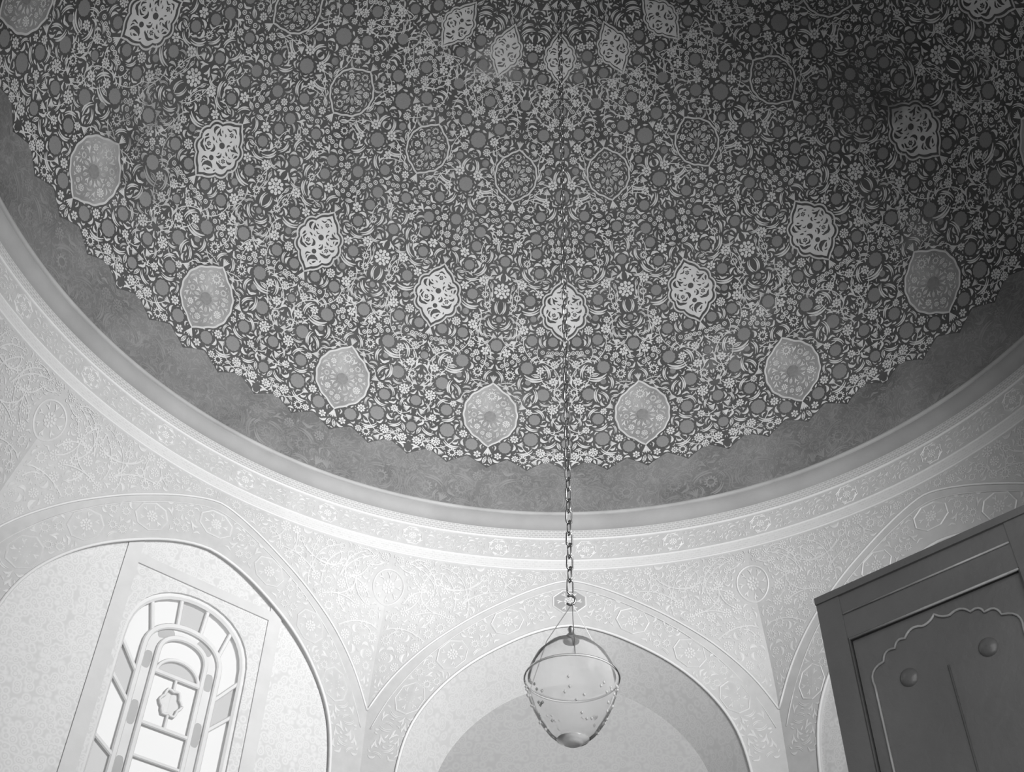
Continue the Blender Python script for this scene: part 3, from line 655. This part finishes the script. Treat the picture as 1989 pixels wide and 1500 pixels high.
CB = curve([(0, -.310), (.05, -.318), (.1, -.334), (.16, -.366), (.2, -.398), (.235, -.435), (.27, -.49), (.288, -.56), (.292, -.66)], NC)   # back edge of the splayed centre arch
def surf(az, s, z, off=0.0):
    """point of the wall zone: round at the ring, flat octagon face lower down"""
    a = math.atan2(s, R); t = min(1, max(0, (ZT - z) / 1.6)); t = t * t * (3 - 2 * t)
    r = (R * (1 - t) + R / math.cos(a) * t) - off; d = adir(az + math.degrees(a)); return (d.x * r, d.y * r, z)
def plane(az, s, z, dist):
    d = adir(az); e = adir(az + 90); return (d.x * dist + e.x * s, d.y * dist + e.y * s, z)
WIN = dict(cx=0.05, hw=0.64, spring=6.68, top=7.32, bot=4.8)
def win_outline(hw, spring, top, bot, n=20, cx=0.05):
    p = [(cx - hw, bot)]
    for i in range(n + 1):
        t = PI - PI * i / n; p.append((cx + hw * math.cos(t), spring + (top - spring) * (math.sin(t) ** 0.8)))
    p.append((cx + hw, bot)); return p
SIDES = {0: 'north', 45: 'northeast', 90: 'east', 135: 'southeast', 180: 'south', -135: 'southwest', -90: 'west', -45: 'northwest'}
DEPTH = {0: 0.5, 180: 1.6}; RECESS = 0.05
# packing of half a spandrel, mirrored to the other half
def zout(s): return np.interp(s, [p[0] for p in CO], [p[1] for p in CO])
HWF = R * math.tan(rad(22.5))
sd = Domain(0, HWF, z0 - 2.2, ZT, lambda U, V: (V < ZT - .02) & (V > zout(U) + .035) & (U > .02) & (U < HWF - .02), 0.008)
sd.disc(HWF, z0 - .85, .23)
rg = random.Random(12)
for u, vv, r in [(.3, z0 - .56, .05), (.62, z0 - .62, .06), (.95, z0 - .6, .055), (1.25, z0 - .78, .065), (1.55, z0 - .6, .06), (1.62, z0 - 1.02, .065), (1.86, z0 - 1.3, .06), (1.4, z0 - 1.08, .05), (1.0, z0 - .86, .05), (1.85, z0 - .55, .05), (1.98, z0 - 1.55, .04), (1.75, z0 - .75, .04)]:
    sd.put('ringflower' if r > .052 else 'rosette2', u, vv, 0, r)
fs = [(it[1], it[2]) for it in sd.items]
sd.fill(rg, [(('rosette2', 'ringflower'), .055, 700), (('y', 'comma2', 'rosette'), .05, 1200), (('comma', 's', 'y', 'bud'), .038, 2500), (('comma', 'drop', 's'), .024, 3500), (('drop',), .015, 2000)], fs)
SST = sd.stems(rg, 26, .15, .5)
# packing of half an arch band: u along the arch, v across
def seglen(c): return np.concatenate([[0], np.cumsum([math.hypot(b[0] - a[0], b[1] - a[1]) for a, b in zip(c[:-1], c[1:])])])
LM = seglen([((a[0] + b[0]) / 2, (a[1] + b[1]) / 2) for a, b in zip(CO, CI)]); LTOT = LM[-1]
CART_U = [0.0, .72, 1.42, 2.05]
bd = Domain(0, LTOT, -.24, .24, lambda U, V: (np.abs(V) < .17) & (U > .02) & (U < LTOT - .05), 0.008)
for u in CART_U: bd.disc(u, 0, .20)
for u in (.36, 1.07, 1.74):
    for du, dv in ((-.08, .06), (.09, -.05), (.0, -.11), (.04, .1)): bd.put('ringflower', u + du, dv, 0, .05)
bd.fill(rg, [(('y', 'saz'), .06, 500), (('comma', 's', 'y'), .042, 1200), (('comma', 'drop'), .026, 1500)], [(.3, 0), (1.05, 0), (1.75, 0)])
MID = [((a[0] + b[0]) / 2, (a[1] + b[1]) / 2) for a, b in zip(CO, CI)]
def band_pt(az, u, vv, off, sgn):
    t = np.interp(u, LM, range(NC)); i = min(int(t), NC - 2); q = t - i
    c = [MID[i][k] * (1 - q) + MID[i + 1][k] * q for k in (0, 1)]; i0, i1 = max(i - 2, 0), min(i + 3, NC - 1)
    d = (MID[i1][0] - MID[i0][0], MID[i1][1] - MID[i0][1]); L = math.hypot(*d)
    return surf(az, sgn * max(0.0, c[0] - d[1] / L * vv), c[1] + d[0] / L * vv, off)
def motif_pts(items, fn, relief=.003):
    v_ = []; f_ = []; n_ = 0
    for (kd, u, vv, rot, sc, fl) in items:
        p = TPLV[kd] * [fl, 1, 1]; c, s_ = math.cos(rot), math.sin(rot); x = u + sc * (c * p[:, 0] - s_ * p[:, 1]); y = vv + sc * (s_ * p[:, 0] + c * p[:, 1])
        v_ += [fn(a, b, .003 + relief * h) for a, b, h in zip(x, y, p[:, 2])]; f_ += [tuple(i + n_ for i in q) for q in TPL[kd][1]]; n_ += len(p)
    return v_, f_
WALLS = {}
for az, side in SIDES.items():
    dep = DEPTH.get(az, RECESS); dist = R + dep; has_win = az not in (0, 180)
    # tympanum wall at the back of the arch, with the window opening
    v_ = []; f_ = []
    if has_win:
        wo = win_outline(WIN['hw'], WIN['spring'], WIN['top'], WIN['bot']); m = len(wo)
        rect = []
        for i, (s, z) in enumerate(wo):
            if i == 0: rect.append((-1.9, WIN['bot']))
            elif i == m - 1: rect.append((1.9, WIN['bot']))
            else:
                t = (i - 1) / (m - 3)
                if t < .3: rect.append((-1.9, WIN['bot'] + (8.1 - WIN['bot']) * t / .3))
                elif t > .7: rect.append((1.9, WIN['bot'] + (8.1 - WIN['bot']) * (1 - t) / .3))
                else: rect.append((-1.9 + 3.8 * (t - .3) / .4, 8.1))
        v_ = [plane(az, s, z, dist) for s, z in rect] + [plane(az, s, z, dist) for s, z in wo] + [plane(az, s, z, dist + .17) for s, z in wo]
        for i in range(m - 1): f_ += [(i, i + 1, m + i + 1, m + i), (m + i, m + i + 1, 2 * m + i + 1, 2 * m + i)]
        n_ = len(v_); v_ += [plane(az, s, z, dist) for s, z in ((-1.9, WIN['bot']), (1.9, WIN['bot']), (1.9, 0), (-1.9, 0))] + [plane(az, s, WIN['bot'], dist + .17) for s in (WIN['cx'] - WIN['hw'], WIN['cx'] + WIN['hw'])]
        f_ += [(n_, n_ + 1, n_ + 2, n_ + 3), (m, 2 * m - 1, n_ + 5, n_ + 4)]
        wall = obj('wall_' + side, v_, f_, 'tile_fine', None, kind='structure')
    elif az == 0:
        wall = obj('wall_' + side, [plane(az, s, z, dist) for s, z in ((-1.9, 0), (1.9, 0), (1.9, 8.2), (-1.9, 8.2))], [(0, 1, 2, 3)], 'tile_recess_shade', None, kind='structure')
    else:      # open doorway behind the photographer: only the lunette over it
        wall = obj('wall_' + side, [plane(az, s, z, dist) for s, z in ((-1.9, 4.2), (1.9, 4.2), (1.9, 8.2), (-1.9, 8.2))], [(0, 1, 2, 3)], 'tile', None, kind='structure')
    WALLS[az] = wall
    wall['label'] = {0: 'deep arched recess wall below the centre of the frieze', -45: 'tiled arch wall around the arched window at left', 45: 'tiled arch wall behind the dark cabinet at right'}.get(az, 'tiled arch wall out of the picture')
    # spandrel: pale floral tile field between arch and ring
    v_ = []; f_ = []; nr = 9
    full = [(-s, z) for s, z in CO[::-1]] + CO[1:]
    for s, z in full:
        for q in range(nr): v_.append(surf(az, s, ZT + (z - ZT) * q / (nr - 1)))
    for i in range(len(full) - 1):
        for q in range(nr - 1): a = i * nr + q; f_.append((a, a + nr, a + nr + 1, a + 1))
    obj('spandrel', v_, f_, 'glaze_dark', wall, True)
    # arch band and piers
    fi = [(-s, z) for s, z in CI[::-1]] + CI[1:]
    v_ = []; f_ = []
    for (a, b) in zip(full, fi):
        for q in range(4): t = q / 3; v_.append(surf(az, a[0] * (1 - t) + b[0] * t, a[1] * (1 - t) + b[1] * t))
    for i in range(len(full) - 1):
        for q in range(3): a = i * 4 + q; f_.append((a, a + 4, a + 5, a + 1))
    for sg in (-1, 1):      # piers down to the floor
        n_ = len(v_); v_ += [surf(az, sg * CO[-1][0], CO[-1][1]), surf(az, sg * CI[-1][0], CI[-1][1]), surf(az, sg * CI[-1][0], 0), surf(az, sg * CO[-1][0], 0)]; f_.append((n_, n_ + 1, n_ + 2, n_ + 3) if sg < 0 else (n_ + 3, n_ + 2, n_ + 1, n_))
    obj('arch_band', v_, f_, 'glaze_dark', wall, True)
    # soffit
    sf = [(fi[0][0], 0)] + fi + [(fi[-1][0], 0)]
    bk = sf
    if az == 0: fb = [(-s, z) for s, z in CB[::-1]] + CB[1:]; bk = [(fb[0][0], 0)] + fb + [(fb[-1][0], 0)]
    v_ = [surf(az, s, z) for s, z in sf] + [plane(az, s, z, dist) for s, z in bk]; m = len(sf)
    obj('soffit', v_, [(i, i + 1, m + i + 1, m + i) for i in range(m - 1)], 'tile' if az == 0 else 'plain_tile', wall, True)
    if az in (0, 45, -45, 90, -90):
        for nm, cv, rr in (('arch_moulding', full, .012), ('arch_moulding', fi, .016)):
            MB().tube([surf(az, s, z, .006) for s, z in cv], rr, 6).build(nm, 'line', wall, True)
        for cv in ([(a[0] * .83 + b[0] * .17, a[1] * .83 + b[1] * .17) for a, b in zip(full, fi)],):
            MB().tube([surf(az, s, z, .003) for s, z in cv], .007, 5).build('arch_moulding', 'glaze', wall, True)
        for sg in (1, -1):
            V1, F1 = motif_pts(sd.items, lambda a, b, o_: surf(az, sg * a, b, o_))
            n_ = len(V1)
            for p in SST:
                for j in range(len(p)):
                    j0, j1 = max(j - 1, 0), min(j + 1, len(p) - 1); dx, dz = p[j1][0] - p[j0][0], p[j1][1] - p[j0][1]; L = math.hypot(dx, dz) or 1
                    for q in (-1, 1): V1.append(surf(az, sg * (p[j][0] - q * dz / L * .006), p[j][1] + q * dx / L * .006, .005))
                F1 += [(n_ + 2 * j, n_ + 2 * j + 1, n_ + 2 * j + 3, n_ + 2 * j + 2) for j in range(len(p) - 1)]; n_ = len(V1)
            obj('spandrel_scrollwork', V1, F1 if sg > 0 else [q[::-1] for q in F1], 'glaze', wall, kind='stuff')
            V1, F1 = motif_pts(bd.items, lambda a, b, o_: band_pt(az, a, b, o_, sg))
            obj('arch_blossoms', V1, F1 if sg > 0 else [q[::-1] for q in F1], 'glaze', wall, kind='stuff')
            for ci, u in enumerate(CART_U):
                if ci == 0 and sg < 0: continue
                loop = [(u + .19 * math.cos(PI * k / 4 + PI / 8) * (1.05 if ci == 0 else 1), .155 * math.sin(PI * k / 4 + PI / 8)) for k in range(8)]
                v_ = []; f_ = []
                if ci == 0: pf = lambda x, y, o_: surf(az, x, z0 - .85 + y, o_)
                else: pf = lambda x, y, o_: band_pt(az, x, y, o_, sg)
                for k, o_ in ((1.0, .003), (.95, .012), (.9, .004)):
                    for x, y in loop: v_.append(pf(u + (x - u) * k, y * k, o_))
                for q in range(2):
                    for i in range(8): f_.append((q * 8 + i, q * 8 + (i + 1) % 8, q * 8 + 8 + (i + 1) % 8, q * 8 + 8 + i))
                c_ = obj('cartouche', v_, f_, 'line', wall)
                v_ = [pf(u + (x - u) * .9, y * .9, .004) for x, y in loop]; obj('cartouche_field', v_, [tuple(range(8))], 'cornice' if ci == 0 and az == 0 else 'glaze_dark', c_)
                V1, F1 = motif_pts([('rosette2', u, 0, 0, .06, 1)] + [('y', u + .105 * math.cos(q * PI / 3), .09 * math.sin(q * PI / 3), q * PI / 3 - PI / 2, .036, 1) for q in range(6)], lambda a, b, o_: pf(a, b, o_ + .003))
                obj('rosette', V1, F1, 'glaze', c_)
        # roundel on the corner between two walls
        V1 = []; F1 = []
        loop = [(HWF + .2 * math.cos(t), z0 - .85 + .2 * math.sin(t)) for t in np.linspace(0, 2 * PI, 33)[:-1]]
        def sfold(s, z, o_): return surf(az, s, z, o_) if s <= HWF else surf(az + 45, s - 2 * HWF, z, o_)
        for k, o_ in ((1.0, .002), (.95, .011), (.9, .002)):
            for s, z in loop: V1.append(sfold(HWF + (s - HWF) * k, z0 - .85 + (z - z0 + .85) * k, o_))
        for q in range(2):
            for i in range(32): F1.append((q * 32 + i, q * 32 + (i + 1) % 32, q * 32 + 32 + (i + 1) % 32, q * 32 + 32 + i))
        c_ = obj('roundel', V1, F1, 'line', wall)
        V1, F1 = motif_pts([('rosette2', HWF, z0 - .85, 0, .075, 1)] + [('y', HWF + .13 * math.cos(q * PI / 4), z0 - .85 + .13 * math.sin(q * PI / 4), q * PI / 4 - PI / 2, .042, 1) for q in range(8)], lambda a, b, o_: sfold(a, b, o_))
        obj('rosette', V1, F1, 'glaze', c_)
    if has_win and az in (-45, 45):
        # plain frame bands round the window panel
        def bx(s0, s1, za, zb, mat='plain_tile', nm='frame_band', th=.03):
            b = MB(); v8 = [plane(az, s, z, d_) for d_ in (dist - .002, dist - th) for z in (za, zb) for s in (s0, s1)]
            b.add(v8, [(0, 1, 3, 2), (4, 6, 7, 5), (0, 4, 5, 1), (2, 3, 7, 6), (0, 2, 6, 4), (1, 5, 7, 3)]); return b.build(nm, mat, wall)
        bx(-.78, -.64, 4.8, 7.92, th=.02); bx(.80, .94, 4.8, 7.75, th=.02); bx(-.64, .80, 7.40, 7.50, th=.02)
floor = obj('floor', [(7 * math.sin(PI / 4 * k), 7 * math.cos(PI / 4 * k), 0) for k in range(8)], [tuple(range(8))[::-1]], 'floor', None, kind='structure', label='stone floor of the domed hall')

# ================================================================== arched windows with plaster tracery
def window(az, name, label):
    dist = R + RECESS + .10
    W = link(name, None, None, kind='structure', label=label)
    P = lambda s, z, d=0: plane(az, s, z, dist - d)
    cx, sp, top, bot = WIN['cx'], WIN['spring'], WIN['top'], WIN['bot']
    def arch(hw, tp, spr=sp, n=20, b=bot): return win_outline(hw, spr, tp, b, n, cx)
    def bar(pts, hw, th, nm='tracery_bar', mat='grille'):
        v_ = []; f_ = []; n_ = len(pts)
        for i, (s, z) in enumerate(pts):
            a = pts[max(i - 1, 0)]; b = pts[min(i + 1, n_ - 1)]; d = math.hypot(b[0] - a[0], b[1] - a[1]) or 1; nx, nz = -(b[1] - a[1]) / d, (b[0] - a[0]) / d
            for q, d_ in ((1, -.01), (1, th * .7), (.6, th), (-.6, th), (-1, th * .7), (-1, -.01)): v_.append(P(s + nx * hw * q, z + nz * hw * q, d_))
        for i in range(n_ - 1):
            for q in range(6): f_.append((i * 6 + q, i * 6 + (q + 1) % 6, i * 6 + 6 + (q + 1) % 6, i * 6 + 6 + q))
        return obj(nm, v_, f_, mat, W)
    def pane(poly, mat='pane', d=0.0, nm='pane'):
        n_ = len(poly); v_ = [P(s, z, d) for s, z in poly] + [P(s, z, d - .008) for s, z in poly]
        return obj(nm, v_, [tuple(range(n_)), tuple(range(2 * n_ - 1, n_ - 1, -1))] + [(i, (i + 1) % n_, n_ + (i + 1) % n_, n_ + i) for i in range(n_)], mat, W)
    A0, A1, A2 = arch(.64, top), arch(.39, 7.0), arch(.245, 6.89)
    bar(A0, .05, .07, 'window_frame'); bar(A1, .028, .05); bar(A2, .026, .05)
    # outer ring of panes between frame and first bar
    def along(c, t):
        L = seglen(c); u = t * L[-1]; return (float(np.interp(u, L, [p[0] for p in c])), float(np.interp(u, L, [p[1] for p in c])))
    cuts = [0, .10, .17, .27, .33, .42, .475, .525, .58, .67, .73, .83, .90, 1]
    for i, (t0, t1) in enumerate(zip(cuts[:-1], cuts[1:])):
        n_ = 6; poly = [along(A0, t0 + (t1 - t0) * q / n_) for q in range(n_ + 1)] + [along(A1, t1 + (t0 - t1) * q / n_) for q in range(n_ + 1)]
        pane(poly, 'pane_dark' if i in (1, 3, 6, 9, 11) else 'pane')
        a, b = along(A0, t1), along(A1, t1)
        if i < len(cuts) - 2: bar([a, ((a[0] + b[0]) / 2, (a[1] + b[1]) / 2), b], .02, .045)
    # oval lights between the two bars, set in plaster
    n_ = 40; v_ = [P(*along(A1, t / n_), .006) for t in range(n_ + 1)] + [P(*along(A2, t / n_), .006) for t in range(n_ + 1)]
    obj('tracery_web', v_, [(i, i + 1, n_ + 2 + i, n_ + 1 + i) for i in range(n_)], 'grille', W)
    for t in (.05, .16, .27, .38, .455, .545, .62, .73, .84, .95):
        c_ = [(a + b) / 2 for a, b in zip(along(A1, t), along(A2, t))]; d0 = [a - b for a, b in zip(along(A1, t + .02), along(A1, t - .02))]; L = math.hypot(*d0); dx, dz = d0[0] / L, d0[1] / L
        poly = []
        for q in range(16):
            a = 2 * PI * q / 16; ex, ez = .115 * math.copysign(abs(math.cos(a)) ** .6, math.cos(a)) * (.75 if .3 < t < .7 else 1), .04 * math.copysign(abs(math.sin(a)) ** .6, math.sin(a)); poly.append((c_[0] + dx * ex - dz * ez, c_[1] + dz * ex + dx * ez))
        pane(poly, 'pane_dark', .012, 'oval_pane')
    # lunette and lower panes
    lb = 6.50
    lun = [(cx + .215 * math.cos(t), lb + .17 * math.sin(t)) for t in np.linspace(PI, 0, 14)]
    pane(lun, 'pane_dark', .004, 'lunette_pane'); bar(lun, .018, .04); bar([(cx - .235, lb), (cx, lb), (cx + .235, lb)], .024, .045)
    up_ = [along(A2, t) for t in np.linspace(.37, .63, 12)]
    pane(up_ + [(cx + .235, lb + .1)] + [(p[0], p[1]) for p in lun[::-1][2:-2]] + [(cx - .235, lb + .1)], 'pane', -.004)
    rc = [(cx + .10 * (1 + .12 * math.cos(6 * t)) * math.cos(t), 6.26 + .12 * (1 + .12 * math.cos(6 * t)) * math.sin(t)) for t in np.linspace(0, 2 * PI, 25)]
    bar(rc, .014, .04); pane(rc[:-1], 'pane', .002, 'roundel_pane')
    for sg in (-1, 1): pane([(cx, lb), (cx + sg * .235, lb), (cx + sg * .235, 6.0), (cx, 6.0)][::sg], 'pane', -.006)
    bar([(cx, lb), (cx, 6.38)], .014, .035); bar([(cx, 6.14), (cx, 6.0)], .014, .035); bar([(cx - .235, 6.0), (cx + .235, 6.0)], .02, .045)
    pane([(cx - .235, 6.0), (cx + .235, 6.0), (cx + .235, bot), (cx - .235, bot)], 'pane', -.004); bar([(cx - .64, bot + .03), (cx + .64, bot + .03)], .05, .07, 'window_frame')
    for z in (5.7, 5.4, 5.1): bar([(cx - .235, z), (cx + .235, z)], .016, .04)
    return W
window(-45, 'window_1', 'arched window with white plaster tracery and oval panes at left')
window(45, 'window_2', 'arched window with plaster tracery hidden behind the dark cabinet')

# ================================================================== hanging chain and glass lamp
ch = link('hanging_chain', None, None, 'long iron link chain hanging from the top of the dome', 'chain')
LK = MB(); hl, hw_ = .050, .019
pts = [(hw_ * math.cos(t), 0, (hl - hw_) * (1 if t < PI else -1) + hw_ * math.sin(t)) for t in list(np.linspace(0, PI, 7)) + list(np.linspace(PI, 2 * PI, 7))]
LK.tube(pts, .0055, 6, True); lme = mesh('chain_link', LK.v, LK.f, 'iron', True)
ZB = 4.99; ZTOP = CZ + RHO - .05; n = int((ZTOP - ZB) / .082)
for i in range(n):
    o = link('chain_link', lme, ch); o.location = (0, 0, ZB + .05 + i * (ZTOP - ZB) / n); o.rotation_euler = (0, 0, (PI / 2 if i % 2 else 0) + .5)
lamp = link('mosque_lamp', None, None, 'large bowl-shaped glass lamp with a domed cover hanging on the chain', 'lamp')
zr = 4.46
MB().lathe([(.02, 4.115), (.085, 4.12), (.125, 4.155), (.165, 4.21), (.205, 4.29), (.235, 4.37), (.25, zr - .02), (.253, zr)], 40).build('bowl', 'lampglass', lamp, True)
MB().lathe([(.236, zr + .005), (.226, zr + .06), (.195, zr + .125), (.14, zr + .185), (.07, zr + .22), (.03, zr + .23)], 40).build('cover', 'lampglass', lamp, True)
MB().tube([(.254 * math.cos(t), .254 * math.sin(t), zr) for t in np.linspace(0, 2 * PI, 41)[:-1]], .006, 6, True).build('rim', 'stud', lamp, True)
MB().lathe([(.001, 4.085), (.03, 4.087), (.05, 4.095), (.055, 4.105), (.085, 4.115), (.05, 4.125)], 24).build('base_cup', 'stud', lamp, True)
MB().lathe([(.045, zr + .225), (.05, zr + .235), (.03, zr + .26), (.012, zr + .28), (.02, zr + .30), (.01, zr + .32)], 16).build('finial', 'brass', lamp, True)
mb = MB()
for k in range(3):
    a = 2 * PI * k / 3 + .6; mb.tube([(.25 * math.cos(a), .25 * math.sin(a), zr), (.15 * math.cos(a), .15 * math.sin(a), zr + .27), (.01, 0, zr + .47)], .003, 5)
mb.build('suspension_rods', 'brass', lamp)
MB().tube([(.028 * math.cos(t), 0, zr + .49 + .03 * math.sin(t)) for t in np.linspace(-2.4, 2.2, 12)], .007, 6).build('hook', 'iron', lamp, True)
mb = MB(); rg = random.Random(3)
for i in range(70):
    t = rg.uniform(.1, .95); z = 4.14 + t * .3; r = float(np.interp(z, [4.12, 4.155, 4.21, 4.29, 4.37, 4.44], [.085, .125, .165, .205, .235, .25])); a = rg.uniform(0, 2 * PI)
    c_ = Vector((r * math.cos(a), r * math.sin(a), z)); q = .0085
    vv = []; 
    for zz, rr in ((-q, 0.3), (0, 1), (q, .3)):
        for k in range(6): vv.append((c_.x + q * rr * math.cos(k * PI / 3), c_.y + q * rr * math.sin(k * PI / 3), c_.z + zz))
    mb.add(vv, [(k, (k + 1) % 6, 6 + (k + 1) % 6, 6 + k) for k in range(6)] + [(6 + k, 6 + (k + 1) % 6, 12 + (k + 1) % 6, 12 + k) for k in range(6)] + [tuple(range(5, -1, -1)), tuple(range(12, 18))])
mb.build('glass_studs', 'stud', lamp, True, kind='stuff')

# ================================================================== tall dark cabinet at right
cab = link('tall_cabinet', None, None, 'tall dark wooden cabinet with a scalloped arch moulding in front of the right arch', 'cabinet')
C0 = Vector((.504, -3.361, 0)); cab.location = C0
U = adir(132.5); B = adir(42.5); HT = 2.785; WD = .471
def cp(u, d, z): p = U * u + B * d; return (p.x, p.y, z)       # d > 0 goes back into the cabinet
def cbox(name, u0, u1, d0, d1, za, zb, mat='wood', parent=cab):
    v8 = [cp(u, d, z) for z in (za, zb) for d in (d0, d1) for u in (u0, u1)]
    return MB().add(v8, [(0, 2, 3, 1), (4, 5, 7, 6), (0, 1, 5, 4), (2, 6, 7, 3), (0, 4, 6, 2), (1, 3, 7, 5)]).build(name, mat, parent)
body = cbox('body', 0.01, WD - .01, .02, .40, 0.0, HT - .012)
cbox('top_board', 0, WD, -.004, .41, HT - .016, HT); 
st = cbox('stile', 0, .054, 0, .025, 0.0, HT - .016); cbox('stile', WD - .054, WD, 0, .025, 0, HT - .016)
cbox('top_rail', .054, WD - .054, .002, .025, HT - .114, HT - .016)
def strip(name, pts, r, mat='wood_glint', d=.004, parent=cab): return MB().tube([cp(u, d, z) for u, z in pts], r, 6).build(name, mat, parent, True)
strip('moulding', [(.056, HT - .059), (WD - .056, HT - .059)], .0022, d=.000)
strip('moulding', [(.056, HT - .116), (WD - .056, HT - .116)], .0028, d=.004)
strip('moulding', [(.056, HT - .116), (.056, .3)], .002, 'wood', d=.004)
strip('moulding', [(WD - .056, HT - .116), (WD - .056, .3)], .002, 'wood', d=.004)
door = cbox('door', .058, WD - .058, .012, .03, .15, HT - .118)
def bulge(a, b, k, n=6):     # small arc from a to b, bowed outwards
    mx, my = (a[0] + b[0]) / 2, (a[1] + b[1]) / 2; dx, dy = b[0] - a[0], b[1] - a[1]
    cx_, cy_ = mx - dy * k * 2, my + dx * k * 2
    return [((1 - t) ** 2 * a[0] + 2 * t * (1 - t) * cx_ + t * t * b[0], (1 - t) ** 2 * a[1] + 2 * t * (1 - t) * cy_ + t * t * b[1]) for t in [i / n for i in range(n)]]
half = bulge((0, -.0915), (.020, -.1015), -.12) + bulge((.020, -.1015), (.0475, -.1085), .22) + bulge((.0475, -.1085), (.0645, -.1165), .28) + bulge((.0645, -.1165), (.0845, -.1285), .28) + bulge((.0845, -.1285), (.1045, -.158), .28) + [(.1045, -.158), (.1045, -.175)]
K = 1.444; ap = [(WD / 2 - a * K, HT + b * K) for a, b in half[::-1]] + [(WD / 2 + a * K, HT + b * K) for a, b in half[1:]]
ap = [(ap[0][0], 1.2)] + ap + [(ap[-1][0], 1.2)]
strip('arch_moulding', ap, .0026, d=.010, parent=door)
for sg in (-1, 1):
    b = MB(); c_ = (WD / 2 + sg * .0555 * K, HT - .1625 * K); prof = [(.019, .012), (.0175, .009), (.013, .0065), (.007, .005), (.0005, .0045)]
    for r, d in prof:
        for k in range(16): b.v.append(cp(c_[0] + r * math.cos(2 * PI * k / 16), d, c_[1] + r * math.sin(2 * PI * k / 16)))
    for i in range(4):
        for k in range(16): b.f.append((i * 16 + k, i * 16 + (k + 1) % 16, i * 16 + 16 + (k + 1) % 16, i * 16 + 16 + k))
    b.build('boss', 'bossmetal', door, True)
strip('door_seam', [(WD / 2, HT - .24), (WD / 2, .2)], .002, 'wood', d=.011, parent=door)
